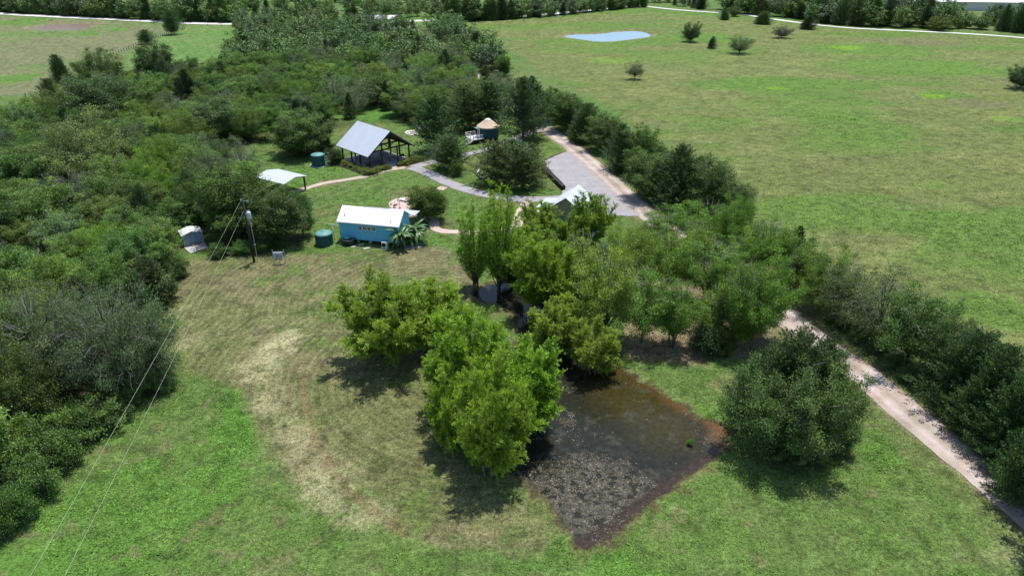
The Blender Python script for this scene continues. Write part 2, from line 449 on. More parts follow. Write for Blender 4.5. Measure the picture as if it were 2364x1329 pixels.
class MB:
    """collects shapes into one mesh"""
    def __init__(s):
        s.v, s.f = [], []
    def add(s, vs, fs, mtx=None):
        o = len(s.v)
        s.v += [tuple(mtx @ Vector(p)) if mtx else tuple(p) for p in vs]
        s.f += [tuple(i + o for i in f) for f in fs]
        return s
    def box(s, x0, x1, y0, y1, z0, z1, mtx=None):
        return s.add([(x, y, z) for z in (z0, z1) for x, y in ((x0, y0), (x1, y0), (x1, y1), (x0, y1))],
                     [(3, 2, 1, 0), (4, 5, 6, 7), (0, 1, 5, 4), (1, 2, 6, 5), (2, 3, 7, 6), (3, 0, 4, 7)], mtx)
    def tube(s, pts, rad, n=8, cap=True):
        pts = [Vector(p) for p in pts]
        if not isinstance(rad, (list, tuple)):
            rad = [rad] * len(pts)
        vs, fs = [], []
        for i, p in enumerate(pts):
            d = (pts[min(i + 1, len(pts) - 1)] - pts[max(i - 1, 0)])
            d = d.normalized() if d.length > 1e-6 else Vector((0, 0, 1))
            a = d.cross(Vector((0, 0, 1)))
            a = a.normalized() if a.length > 1e-3 else Vector((1, 0, 0))
            b = d.cross(a)
            for k in range(n):
                t = 2 * pi * k / n
                vs.append(p + (a * cos(t) + b * sin(t)) * rad[i])
        for i in range(len(pts) - 1):
            for k in range(n):
                k2 = (k + 1) % n
                fs.append((i * n + k, i * n + k2, (i + 1) * n + k2, (i + 1) * n + k))
        if cap:
            fs.append(tuple(range(n))[::-1])
            fs.append(tuple((len(pts) - 1) * n + k for k in range(n)))
        return s.add(vs, fs)
    def lathe(s, prof, n=24, c=(0, 0), a0=0, a1=2 * pi):
        full = abs(a1 - a0 - 2 * pi) < 1e-6
        m = n if full else n + 1
        vs, fs = [], []
        for r, z in prof:
            for k in range(m):
                t = a0 + (a1 - a0) * k / n
                vs.append((c[0] + r * cos(t), c[1] + r * sin(t), z))
        for i in range(len(prof) - 1):
            for k in range(n):
                k2 = (k + 1) % m
                fs.append((i * m + k, i * m + k2, (i + 1) * m + k2, (i + 1) * m + k))
        return s.add(vs, fs)
    def prism(s, poly, z0, z1):
        n = len(poly)
        vs = [(x, y, z0) for x, y in poly] + [(x, y, z1) for x, y in poly]
        fs = [tuple(range(n))[::-1], tuple(range(n, 2 * n))] + [(i, (i + 1) % n, n + (i + 1) % n, n + i) for i in range(n)]
        return s.add(vs, fs)
    def slab(s, a, b, c, d, t):
        """tilted slab, corners a b c d (top face, anticlockwise), thickness t downward"""
        P = [Vector(x) for x in (a, b, c, d)]
        n = (P[1] - P[0]).cross(P[3] - P[0]).normalized() * t
        return s.add([p - n for p in P] + P, [(3, 2, 1, 0), (4, 5, 6, 7), (0, 1, 5, 4), (1, 2, 6, 5), (2, 3, 7, 6), (3, 0, 4, 7)])
    def build(s, name, mat, parent=None, smooth_=False, label=None):
        me = bpy.data.meshes.new(name)
        me.from_pydata(s.v, [], s.f)
        me.materials.append(mat)
        if smooth_:
            me.polygons.foreach_set("use_smooth", [True] * len(me.polygons))
        me.update()
        o = bpy.data.objects.new(name, me)
        link(o, parent)
        if label:
            o["label"] = label
        return o

# ------------------------------------------------------------------ ground sheet
def build_ground():
    ys = [-40.0]
    while ys[-1] < 34:
        ys.append(ys[-1] + 2)
    while ys[-1] < 620:
        ys.append(ys[-1] + max(.36, ys[-1] ** 2 / (692 * 45) * .62))
    while ys[-1] < 6000:
        ys.append(ys[-1] * 1.06)
    ys = np.array(ys)
    NX = 820
    s = np.linspace(-1, 1, NX)
    s = np.sign(s) * (np.abs(s) * .86 + np.abs(s) ** 4 * .14)
    half = np.maximum(ys, 0) * .95 + 62
    X = (s[None, :] * half[:, None]).ravel()
    Y = np.repeat(ys, NX)
    Z = ground_z(X, Y)
    r, c = len(ys), NX
    i = np.arange((r - 1) * c).reshape(r - 1, c)[:, :-1].ravel()
    F = np.stack([i, i + 1, i + c + 1, i + c], 1)
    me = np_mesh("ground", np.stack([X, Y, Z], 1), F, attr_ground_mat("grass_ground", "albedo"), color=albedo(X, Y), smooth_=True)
    props(link(bpy.data.objects.new("ground", me)), kind='structure')
build_ground()

# ------------------------------------------------------------------ roads and paths
def gravel_mat(name, base, alt, fine, scale=.5, tracks=False):
    m, nt, b = nmat(name)
    f = noise_node(nt, scale, 5, rough=.65)
    c = ramp(nt, f, [(.3, alt), (.5, base), (.72, fine)])
    g = ramp(nt, noise_node(nt, 7, 4, rough=.8), [(.3, (.78, .78, .78)), (.7, (1.18, 1.18, 1.18))])
    c = mult(nt, c, g)
    if tracks:
        a = nt.nodes.new("ShaderNodeAttribute")
        a.attribute_name = 'tint'
        c = mult(nt, c, ramp(nt, a.outputs["Fac"], [(0, (.62, .62, .52)), (.5, (.93, .86, .80)), (1, (1.14, 1.14, 1.14))]))
    nt.links.new(c, b.inputs["Base Color"])
    b.inputs["Roughness"].default_value = .92
    b.inputs["Specular IOR Level"].default_value = .2
    bump(nt, b, noise_node(nt, 9, 3, rough=.8), .5, .04)
    return m

CALICHE = gravel_mat("caliche", (.43, .375, .35), (.36, .285, .24), (.50, .465, .445), .35, True)
GRAVEL = gravel_mat("grey_gravel", (.31, .295, .305), (.265, .25, .255), (.36, .345, .35), .4)
TANPATH = gravel_mat("tan_granite", (.44, .36, .29), (.38, .30, .24), (.50, .43, .36), .8)
PINKPATH = gravel_mat("pink_granite", (.50, .39, .34), (.42, .33, .28), (.56, .47, .42), .8)
WHITEROAD = gravel_mat("white_caliche", (.62, .60, .57), (.55, .52, .48), (.70, .68, .66), .1)

def ribbon(name, line, halfw, z, mat, step=.6, edge=.35, cols=14, tracks=False):
    pts = [Vector(p) for p in line]
    L = [0]
    for a, b in zip(pts[:-1], pts[1:]):
        L.append(L[-1] + (b - a).length)
    n = max(int(L[-1] / step), 4)
    t = np.linspace(0, L[-1], n)
    px = np.interp(t, L, [p.x for p in pts])
    py = np.interp(t, L, [p.y for p in pts])
    dx, dy = np.gradient(px), np.gradient(py)
    ln = np.hypot(dx, dy)
    nx, ny = dy / ln, -dx / ln
    sd_ = int(abs(px[0]) * 10) % 97
    el = halfw + (fbm(t, t * 0, 2.2, sd_, 3) - .5) * edge * 2.4
    er = halfw + (fbm(t, t * 0 + 50, 2.2, sd_ + 5, 3) - .5) * edge * 2.4
    s = np.linspace(-1, 1, cols)
    off = np.where(s[None, :] < 0, s[None, :] * el[:, None], s[None, :] * er[:, None])
    X = px[:, None] + nx[:, None] * off
    Y = py[:, None] + ny[:, None] * off
    edgef = 1 - np.abs(s)[None, :] ** 6
    Z = z + .05 * edgef + 0 * X
    r, c = X.shape
    i = np.arange((r - 1) * c).reshape(r - 1, c)[:, :-1].ravel()
    F = np.stack([i, i + 1, i + c + 1, i + c], 1)
    tint = None
    if tracks:
        so_ = s[None, :-1]
        tr = np.exp(-((np.abs(so_) - .5) / .2) ** 2)
        w = fbm(t[:-1, None] + 0 * so_, so_ * 2 + 0 * t[:-1, None], 3.0, 77, 3)
        tint = np.clip(.38 + .42 * tr + (w - .5) * 1.1 - .15 * np.exp(-(so_ / .16) ** 2), 0, 1).ravel()
    me = np_mesh(name, np.stack([X.ravel(), Y.ravel(), Z.ravel()], 1), F, mat, tint=tint, smooth_=True)
    return props(link(bpy.data.objects.new(name, me)), kind='structure')

def patch(name, poly, z, mat, edge=.3, step=.5):
    """flat surface with a ragged outline"""
    out = []
    n = len(poly)
    for i in range(n):
        a, b = Vector(poly[i]), Vector(poly[(i + 1) % n])
        k = max(int((b - a).length / step), 1)
        for j in range(k):
            out.append(a.lerp(b, j / k))
    X = np.array([p.x for p in out]); Y = np.array([p.y for p in out])
    X = X + (fbm(X, Y, 1.6, 71, 3) - .5) * edge * 2
    Y = Y + (fbm(X, Y, 1.6, 72, 3) - .5) * edge * 2
    V = [Vector((x, y, z)) for x, y in zip(X, Y)]
    tris = geometry.tessellate_polygon([V])
    me = bpy.data.meshes.new(name)
    me.from_pydata([tuple(v) for v in V], [], [tuple(t) for t in tris])
    me.materials.append(mat)
    bm = bmesh.new(); bm.from_mesh(me)
    for f in bm.faces:
        f.normal_update()
        if f.normal.z < 0: f.normal_flip()
    bm.to_mesh(me); bm.free()
    return props(link(bpy.data.objects.new(name, me)), kind='structure')

ribbon("driveway", ROAD, 2.05, .045, CALICHE, .5, .24, 22, True)
ribbon("far_road", ROAD_L, 3.4, .09, WHITEROAD, 4, .8)
ribbon("field_track", ROAD_R, 1.9, .095, WHITEROAD, 3, .5)
patch("gravel_lot", LOT, .070, GRAVEL)
ribbon("gravel_path", LOOP, 1.45, .052, GRAVEL, .5, .2)
ribbon("gravel_path", LOOP2, 1.15, .060, GRAVEL, .5, .2)
ribbon("tan_path", WALK, .75, .040, TANPATH, .4, .12)
patch("patio", PATIO, .075, PINKPATH, .12)
ribbon("pink_path", WALK2, .85, .050, PINKPATH, .4, .15)
patch("garden_step", W([(1003, 437), (1018, 430), (1034, 434), (1022, 441)]), .085, TANPATH, .05)

# ------------------------------------------------------------------ ponds
def water_mat(name, attr=True, col=(.1, .1, .1), rough=.06, bs=.15):
    m, nt, b = nmat(name)
    if attr:
        a = nt.nodes.new("ShaderNodeAttribute")
        a.attribute_name = 'albedo'
        g = ramp(nt, noise_node(nt, 2.6, 5, rough=.75), [(.3, (.6, .6, .6)), (.7, (1.4, 1.4, 1.4))])
        nt.links.new(mult(nt, a.outputs["Color"], g), b.inputs["Base Color"])
    else:
        b.inputs["Base Color"].default_value = (*col, 1)
    b.inputs["Roughness"].default_value = rough
    b.inputs["IOR"].default_value = 1.33
    b.inputs["Specular IOR Level"].default_value = .42
    bump(nt, b, noise_node(nt, 4.0, 3), bs, .03)
    return m

def build_pond():
    px = np.array([p[0] for p in POND]); py = np.array([p[1] for p in POND])
    st = .22
    xs = np.arange(px.min() - 1, px.max() + 1, st); ys = np.arange(py.min() - 1, py.max() + 1, st)
    X, Y = np.meshgrid(xs, ys)
    sh = X.shape
    X, Y = X.ravel(), Y.ravel()
    d = sdf(X, Y, POND)
    n1, n3, n06 = fbm(X, Y, 1.2, 81), fbm(X, Y, 3.5, 82), fbm(X, Y, .5, 83, 3)
    c = np.zeros((len(X), 3)) + np.array([.020, .021, .015])
    # clay shallows along the right bank and corner
    rb = dline(X, Y, W([(1385, 815), (1440, 850), (1510, 893), (1600, 948), (1676, 990), (1682, 1030)]))
    c = mix(c, (.14, .068, .020), ss(1.9, .1, rb + (n3 - .5) * 2.4 + (n1 - .5) * 1.6) * .85)
    gx, gy = G(1668, 1010)
    c = mix(c, (.13, .07, .03), ss(2.0, .3, np.hypot(X - gx, Y - gy) + (n1 - .5)))
    lb = dline(X, Y, W([(1352, 1262), (1410, 1238), (1500, 1168), (1600, 1095), (1682, 1030)]))
    c = mix(c, (.050, .033, .024), ss(2.2, .3, lb + (n1 - .5) * 1.2) * .8)
    ob = dline(X, Y, W([(1420, 860), (1470, 930), (1540, 980)]))
    c = mix(c, (.044, .036, .009), ss(6.5, 1.0, ob + (n3 - .5) * 2) * .8)
    # scum and drowned weed, denser to the near tip
    tip = G(1370, 1190)
    m = ss(9.5, 2.0, np.hypot((X - tip[0]) * .9, (Y - tip[1]) * .8)) * ss(.9, 1.7, lb)
    c = mix(c, (.085, .077, .060), m * ss(.49, .55, n06 * .6 + n1 * .4) * .8)
    c = mix(c, (.06, .058, .040), ss(.55, .64, n1) * ss(.5, .6, n06) * .6 * ss(.3, 1, -d) * (Y < 64))
    i = np.arange((sh[0] - 1) * sh[1]).reshape(sh[0] - 1, sh[1])[:, :-1].ravel()
    F = np.stack([i, i + 1, i + sh[1] + 1, i + sh[1]], 1)
    keep = (d[F] < 1.2).all(1)
    F = F[keep]
    used, inv = np.unique(F, return_inverse=True)
    V = np.stack([X, Y, np.full(len(X), -.13)], 1)[used]
    me = np_mesh("pond_water", V, inv.reshape(F.shape), water_mat("pond_water"), color=c[used], smooth_=True)
    props(link(bpy.data.objects.new("pond_water", me)), kind='structure')
    # floating weed and leaf scum
    rng = np.random.default_rng(5)
    N = 230000
    x = rng.uniform(px.min(), px.max(), N); y = rng.uniform(py.min(), min(py.max(), 66), N)
    d = sdf(x, y, POND)
    lb = dline(x, y, W([(1352, 1262), (1410, 1238), (1500, 1168), (1600, 1095), (1682, 1030)]))
    n1, n06 = fbm(x, y, 1.1, 85), fbm(x, y, .42, 86, 3)
    dt = np.hypot((x - tip[0]) * .85, (y - tip[1]) * .72)
    p = ss(7.5, 2.0, dt) * 1.1 + .055 + .4 * ss(2.6, 1.6, lb) * ss(1.1, 1.6, lb)
    wl = dline(x, y, W([(1200, 1095), (1260, 1010), (1330, 900)]))
    p = p + .35 * ss(2.5, .5, wl)
    gx, gy = G(1435, 965)
    p = p + .7 * ss(2.0, .6, np.hypot(x - gx, y - gy))
    n3 = fbm(x, y, 3.4, 88, 3)
    p = p * np.where(dt > 6, ss(.50, .60, n1 * .5 + n06 * .5) * ss(.42, .6, n3) * 1.5, ss(.40, .56, n1 * .5 + n06 * .5))
    p = np.where((lb < 1.3), p * .12, p)
    ok = (d < .1) & (rng.random(N) < p * 1.0)
    x, y = x[ok], y[ok]
    n = len(x)
    a = rng.uniform(0, 2 * pi, n); L = rng.uniform(.02, .075, n) + .05 * (rng.random(n) < .08); w = L * rng.uniform(.35, .9, n)
    z = -.118 + rng.random(n) * .02
    tilt = rng.normal(0, .02, n)
    V = np.stack([np.stack([x - np.cos(a) * L, y - np.sin(a) * L, z + tilt], 1),
                  np.stack([x + np.sin(a) * w, y - np.cos(a) * w, z], 1),
                  np.stack([x + np.cos(a) * L, y + np.sin(a) * L, z - tilt * .3], 1),
                  np.stack([x - np.sin(a) * w, y + np.cos(a) * w, z + .005], 1)], 1).reshape(-1, 3)
    F = np.arange(4 * n).reshape(-1, 4)
    g = rng.uniform(.5, 1.35, n)[:, None]
    colr = np.where(rng.random(n)[:, None] < .35, np.array([[.105, .095, .055]]), np.array([[.140, .128, .108]])) * g
    me = np_mesh("floating_weed", V, F, attr_ground_mat("scum", "albedo", bstr=.2), color=colr)
    o = link(bpy.data.objects.new("floating_weed", me))
    props(o, "grey brown scum of dead weed floating on the near pond", "pond weed", kind='stuff')
    for nm, P, z, mt in (("blue_pond_water", BPOND, -.25, water_mat("blue_water", False, (.22, .33, .41), .25, .3)), ("muddy_pond_water", MPOND, -.2, water_mat("mud_water", False, (.20, .14, .09), .3, .3))):
        Q = [(p[0], p[1]) for p in P]
        patch(nm, Q, z, mt, .2, 3)
build_pond()

# ------------------------------------------------------------------ buildings and furniture
WHITE_ROOF = M("white_metal_roof", (.80, .81, .83), .45, var=.05, scale=.6)
ZINC_ROOF = M("zinc_metal_roof", (.50, .535, .60), .42, metal=.0, var=.07, scale=.5, spec=.6)
TEAL = M("teal_paint", (.14, .50, .70), .6, var=.10, scale=1.2)
TRIMW = M("white_trim", (.74, .75, .76), .5, var=.08)
DARKGLASS = M("dark_glass", (.02, .022, .025), .08, var=.1, spec=.8)
DGREEN = M("dark_green_plastic", (.012, .075, .075), .45, var=.2, scale=3)
LGREEN = M("pale_green_top", (.12, .30, .28), .55, var=.22, scale=2.5)  # tank lids and tent awning, much paler green than the tank barrels
CONC = M("concrete", (.42, .40, .38), .85, var=.15, scale=1.5)
DWOOD = M("dark_timber", (.055, .038, .03), .8, var=.35, scale=3)
GWOOD = M("grey_boards", (.33, .31, .30), .85, var=.25, scale=4)
WWOOD = M("white_painted_wood", (.70, .68, .68), .6, var=.1, scale=4)
BLACK = M("black_metal", (.02, .02, .022), .5, var=.2)
STEEL = M("galvanised_steel", (.42, .45, .48), .4, var=.15, metal=.3)
POLEWOOD = M("creosoted_pole", (.035, .027, .022), .85, var=.4, scale=4)

def mat_slab_roof(parent, x0, x1, yA, zA, yB, zB, mat, name="roof", t=.06, rib=.45, along_x=True, ribs=True):
    """one slope; ribs run down the slope"""
    mb = MB()
    mb.slab((x0, yA, zA), (x1, yA, zA), (x1, yB, zB), (x0, yB, zB), t)
    if ribs:
        n = int((x1 - x0) / rib)
        for i in range(n + 1):
            x = x0 + .02 + (x1 - x0 - .04) * i / n
            mb.slab((x - .018, yA, zA + .03), (x + .018, yA, zA + .03), (x + .018, yB, zB + .03), (x - .018, yB, zB + .03), .034)
    return mb

# the blue house
H = thing("blue_house", "small turquoise cabin with a white metal roof and a row of four little windows", "house", (-27.6, 102.7, 0), radians(-12.5))
LEN, DEP = 10.0, 4.8
w = MB()
w.add([(0, 0, .6), (LEN, 0, .6), (LEN, 0, 3.58), (0, 0, 3.58), (0, DEP, .6), (LEN, DEP, .6), (LEN, DEP, 3.58), (0, DEP, 3.58), (0, DEP / 2, 5.18), (LEN, DEP / 2, 5.18)],
      [(0, 1, 2, 3), (5, 4, 7, 6), (1, 5, 6, 9, 2), (4, 0, 3, 8, 7), (0, 4, 5, 1)])
for k in range(26):   # battens
    x = .02 + k * (LEN - .06) / 25
    w.box(x, x + .03, -.014, .0, .62, 3.5)
w.build("wall", TEAL, H)
rf = MB()
rf.slab((-.3, -.3, 3.56), (LEN + .25, -.3, 3.56), (LEN + .25, DEP / 2, 5.34), (-.3, DEP / 2, 5.34), .07)
rf.slab((LEN + .25, DEP + .3, 3.56), (-.3, DEP + .3, 3.56), (-.3, DEP / 2, 5.336), (LEN + .25, DEP / 2, 5.336), .07)
for i in range(24):
    x = -.28 + (LEN + .5) * i / 23
    rf.slab((x - .012, -.3, 3.575), (x + .012, -.3, 3.575), (x + .012, DEP / 2, 5.355), (x - .012, DEP / 2, 5.355), .02)
rf.slab((3.4, DEP / 2 - .02, 5.40), (7.9, DEP / 2 - .02, 5.40), (7.9, DEP + .2, 4.35), (3.4, DEP + .2, 4.35), .07)
roof = rf.build("roof", WHITE_ROOF, H)
for x, y, z in ((.75, .7, 4.30), (8.75, .25, 3.97)):
    MB().tube([(x, y, z - .1), (x, y, z + .28)], .06, 8).build("vent_pipe", BLACK, roof)
MB().slab((5.4, DEP + .32, 3.5), (LEN + .9, DEP + .32, 3.5), (LEN + .9, DEP + 2.9, 3.28), (5.4, DEP + 2.9, 3.28), .08).build("porch_roof", ZINC_ROOF, H)
for x in (5.6, 8.3, LEN + .7):
    MB().box(x - .05, x + .05, DEP + 2.65, DEP + 2.75, 0, 3.2).build("porch_post", DWOOD, H)
MB().box(5.5, LEN + .5, DEP + .05, DEP + 2.7, .45, .6).build("porch_deck", GWOOD, H)
MB().box(-.29, LEN + .24, -.325, -.30, 3.40, 3.57).build("fascia", TRIMW, H)
for cx_ in (-.03, LEN - .06):
    MB().box(cx_, cx_ + .09, -.05, .06, .6, 3.45).build("corner_trim", M("light_teal_trim", (.30, .50, .56), .6), H)
for x in (3.5, 4.28, 5.06, 5.84):
    f = MB().box(x - .31, x + .31, -.045, .02, 2.34, 2.40).box(x - .31, x + .31, -.045, .02, 2.98, 3.04).box(x - .31, x - .25, -.045, .02, 2.40, 2.98).box(x + .25, x + .31, -.045, .02, 2.40, 2.98).box(x - .02, x + .02, -.04, .02, 2.40, 2.98).build("window", TRIMW, H)
    MB().box(x - .25, x - .02, -.022, .0, 2.40, 2.98).box(x + .02, x + .25, -.022, .0, 2.40, 2.98).build("pane", DARKGLASS, f)
for x in (.5, 2.8, 4.9, 7.2, 9.5):
    for y in (.5, DEP - .4):
        MB().box(x - .2, x + .2, y - .2, y + .2, 0, .3).box(x - .15, x + .15, y - .15, y + .15, .3, .6).build("pier", CONC, H)
MB().box(LEN + .001, LEN + .05, 2.2, 2.32, 2.7, 2.95).box(LEN + .001, LEN + .05, 2.3, 2.42, 2.95, 3.3).box(LEN + .001, LEN + .05, 2.22, 2.36, 3.3, 3.75).build("wall_ornament", TRIMW, H)
MB().box(9.35, 9.65, -.12, -.014, 1.0, 1.5).tube([(9.5, -.07, .1), (9.5, -.07, 1.0)], .03, 6).build("meter_box", M("teal_grey", (.10, .26, .33), .5), H)

def local(o, x, y):
    c, s = cos(o.rotation_euler.z), sin(o.rotation_euler.z)
    return (o.location.x + x * c - y * s, o.location.y + x * s + y * c, 0)

t = thing("heat_pump", "white heat pump unit with a round fan on a pad below the blue wall", "air conditioner", local(H, 7.9, -.95), radians(-12.5))
MB().box(-.62, .62, -.42, .42, 0, .10).build("pad", CONC, t)
MB().box(-.47, .47, -.2, .2, .14, 1.08).box(-.42, -.3, -.22, .22, .1, .14).box(.3, .42, -.22, .22, .1, .14).build("casing", TRIMW, t)
g = MB()
for r in (.33, .25, .17, .09):
    pts = [(-.1 + r * cos(a * pi / 10), -.215, .6 + r * sin(a * pi / 10)) for a in range(21)]
    g.tube(pts, .012, 4, False)
g.lathe([(.001, 0), (.34, 0)], 20)
for k in range(len(g.v) - 40, len(g.v)):
    x, y, z = g.v[k]; g.v[k] = (x - .1, -.203, y + .6)
g.build("fan_grille", BLACK, t)
t = thing("storage_tub", "dark grey stock tub heaped with turquoise hose against the left of the blue wall", "tub", local(H, 1.75, -.75), radians(-12.5))
MB().lathe([(.01, .02), (.85, .02), (1.0, .95), (1.04, 1.0), (.96, 1.0), (.9, .85), (.01, .80)], 20).build("tub", M("charcoal_plastic", (.045, .055, .065), .5), t, True)
hs = MB()
rr = random.Random(3)
for k in range(5):
    pts = [( -.35 + (.28 + .05 * k) * cos(a * .55 + k), .05 + (.22 + .03 * k) * sin(a * .55 + k), .98 + .05 * k + rr.uniform(-.04, .06)) for a in range(12)]
    hs.tube(pts, .028, 5, False)
hs.build("hose", M("turquoise_hose", (.10, .52, .48), .5), t)
for x, y, s, lab in ((2.7, -1.55, .36, "small concrete paver in the grass below the dark tub"), (5.1, -1.6, .55, "larger concrete paver in the grass below the middle of the blue wall"), (3.6, -.55, .45, "concrete paver in the shade under the blue wall")):
    o = MB().box(-s, s * .9, -.25, .25, 0, .06).box(-s * .6, s * 1.3, -.1, .32, .01, .065).build("paver", CONC)
    o.location = local(H, x, y); o.rotation_euler.z = radians(-12.5 + 10 * x)
    props(o, lab, "paver")

def water_tank(x, y, r, h, lab, rz=0):
    t = thing("water_tank", lab, "water tank", (x, y, 0), rz, "green rainwater tanks")
    prof = [(.01, 0), (r, 0)]
    for k in range(9):
        z = .1 + (h - .2) * k / 8
        prof += [(r, z), (r + .025, z + .05), (r, z + .1)]
    MB().lathe(prof, 32).build("barrel", DGREEN, t, False)
    MB().lathe([(r + .01, h - .02), (r + .02, h + .04), (r * .75, h + .20), (r * .35, h + .33), (.3, h + .36), (.3, h + .42), (.01, h + .43)], 32).build("lid", LGREEN, t, True)
    return t
tk = water_tank(-30.05, 101.75, 1.38, 1.85, "dark green rainwater tank joined by a white pipe to the blue house")
t = thing("downpipe", "white rain pipe running from the house gutter over the green tank", "pipe", local(H, -.3, .2), radians(-12.5))
MB().tube([(0, 0, 3.3), (-.05, 0, 2.75), (-1.9, .55, 2.55), (-2.3, .6, 2.2)], .06, 8).build("pipe", TRIMW, t, True)
MB().tube([(-1.1, .25, 0), (-1.1, .25, 2.55)], .055, 8).build("standpipe", TRIMW, t, True)
tk2 = water_tank(-41.25, 143.2, 1.45, 2.3, "dark green rainwater tank standing on the lawn left of the pavilion")
MB().tube([(1.5, -.3, 0), (1.5, -.3, 2.6), (1.9, -.1, 2.75), (2.3, .1, 2.6), (2.3, .1, 0)], .05, 6).build("filter_pipe", TRIMW, tk2)
MB().box(1.65, 2.15, -.2, .05, .9, 2.0).build("filter_box", M("pale_green_box", (.40, .47, .33), .6), tk2)
MB().lathe([(.01, .03), (1.95, .03), (1.95, -.05)], 24).build("base_ring", CONC, tk2)

def banana(x, y, h, lab, seed, n=13):
    rg = random.Random(seed)
    t = thing("banana_plant", lab, "banana plant", (x, y, 0), 0, "banana plants by the blue house")
    for st in range(3):
        ox, oy = rg.uniform(-.5, .5), rg.uniform(-.4, .4)
        hh = h * rg.uniform(.65, 1)
        MB().tube([(ox, oy, 0), (ox * 1.1, oy * 1.1, hh * .6)], [.11, .06], 7).build("stem", M("banana_stem", (.13, .15, .06), .7), t)
        lv = MB()
        for k in range(n):
            a = k * 2.4 + rg.uniform(-.3, .3)
            L = rg.uniform(1.3, 2.1) * h / 3
            up = rg.uniform(.35, 1.5)
            wd = .21 * h / 3
            pts = []
            for j in range(8):
                s = j / 7
                rr_ = L * s * (1 - .12 * s)
                z = hh * .6 + up * L * s * .75 - 1.05 * L * s * s * (1.25 - up * .45)
                ww = wd * math.sin(pi * min(1, s * .93 + .07)) ** .7
                ca, sa = cos(a), sin(a)
                c = (ox + ca * rr_, oy + sa * rr_, max(z, .08))
                pts += [(c[0] - sa * ww, c[1] + ca * ww, c[2] - ww * .45), c, (c[0] + sa * ww, c[1] - ca * ww, c[2] - ww * .45)]
            fs = []
            for j in range(7):
                fs += [(3 * j, 3 * j + 1, 3 * j + 4, 3 * j + 3), (3 * j + 1, 3 * j + 2, 3 * j + 5, 3 * j + 4)]
            lv.add(pts, fs)
        o = lv.build("leaves", BANANA, t, True)
    return t
BANANA = M("banana_leaf", (.05, .125, .022), .45, var=.3, scale=1.5, spec=.5)
bx, by, _ = local(H, 10.7, -.1)
banana(bx, by, 4.2, "tallest banana plant with arching leaves at the right corner of the blue house", 1)
bx, by, _ = local(H, 11.9, 1.9)
banana(bx, by, 4.0, "banana plant with drooping leaves behind the tall one by the patio path", 2)
bx, by, _ = local(H, 11.3, .7)
banana(bx, by, 2.8, "low banana plant between the two taller ones", 3, 12)
o = MB().prism([(0, 0), (2.9, .0), (3.2, 1.6), (.6, 2.0)], .0, .14)
for k in range(9):
    o.box(.15 + k * .33, .17 + k * .33, .05, 1.6, .14, .145)
o = o.build("board_platform", GWOOD); o.location = local(H, 11.15, -1.0); o.rotation_euler.z = radians(18)
props(o, "low platform of weathered grey boards beside the banana plants", "platform")

# patio furniture
def at(x, y): 
    p = G(x, y); return (p[0], p[1], .08)
t = thing("lounge_chair", "white reclining lounge chair on the pink patio", "lounge chair", at(936, 466), radians(150))
MB().box(-.05, 1.3, -.32, .32, .30, .36).build("seat", WWOOD, t)
MB().slab((0, -.32, .36), (0, .32, .36), (-.62, .32, 1.02), (-.62, -.32, 1.02), .05).build("backrest", WWOOD, t)
for x in (.05, 1.2):
    for y in (-.28, .28):
        MB().box(x - .03, x + .03, y - .03, y + .03, 0, .30).build("leg", WWOOD, t)
t = thing("garden_chair", "white garden armchair on the pink patio left of the lounge chair", "chair", at(915, 473), radians(-60))
MB().box(-.28, .28, -.28, .28, .40, .45).build("seat", WWOOD, t)
MB().slab((-.28, .24, .45), (.28, .24, .45), (.28, .42, 1.1), (-.28, .42, 1.1), .04).build("backrest", WWOOD, t)
for s in (-1, 1):
    MB().box(s * .30 - .04, s * .30 + .04, -.28, .3, .62, .66).build("armrest", WWOOD, t)
    for y in (-.25, .25):
        MB().box(s * .27 - .03, s * .27 + .03, y - .03, y + .03, 0, .40 if y > 0 else .62).build("leg", WWOOD, t)
t = thing("fire_bowl", "dark round fire bowl on short legs beside the lounge chair", "fire pit", at(947, 472))
MB().lathe([(.01, .25), (.3, .28), (.5, .5), (.55, .62), (.60, .62), (.60, .66), (.52, .66), (.45, .52), (.01, .38)], 18).build("bowl", M("rusted_iron", (.06, .04, .035), .8), t, True)
for k in range(3):
    a = k * 2.09
    MB().tube([(.35 * cos(a), .35 * sin(a), .4), (.5 * cos(a), .5 * sin(a), 0)], .03, 5).build("leg", BLACK, t)
t = thing("garden_stool", "small dark round stool in front of the white garden chair", "stool", at(911, 480))
MB().lathe([(.01, .34), (.3, .34), (.32, .38), (.3, .42), (.01, .42)], 14).build("seat", BLACK, t)
for k in range(3):
    a = k * 2.09 + .4
    MB().tube([(.18 * cos(a), .18 * sin(a), .35), (.26 * cos(a), .26 * sin(a), 0)], .025, 5).build("leg", BLACK, t)
for (x, y, h, lab) in ((903, 473, 1.8, "dark garden torch post at the left rim of the patio"), (923, 482, 1.9, "thin metal post on the patio right of the white garden chair")):
    t = thing("torch_post", lab, "post", at(x, y))
    MB().tube([(0, 0, 0), (0, 0, h)], .03, 6).build("post", BLACK, t)
    MB().lathe([(.01, 0), (.22, 0), (.22, .06), (.01, .08)], 12).build("base", BLACK, t)
    MB().lathe([(.03, h), (.07, h + .05), (.06, h + .2), (.01, h + .22)], 10).build("torch_head", BLACK, t)

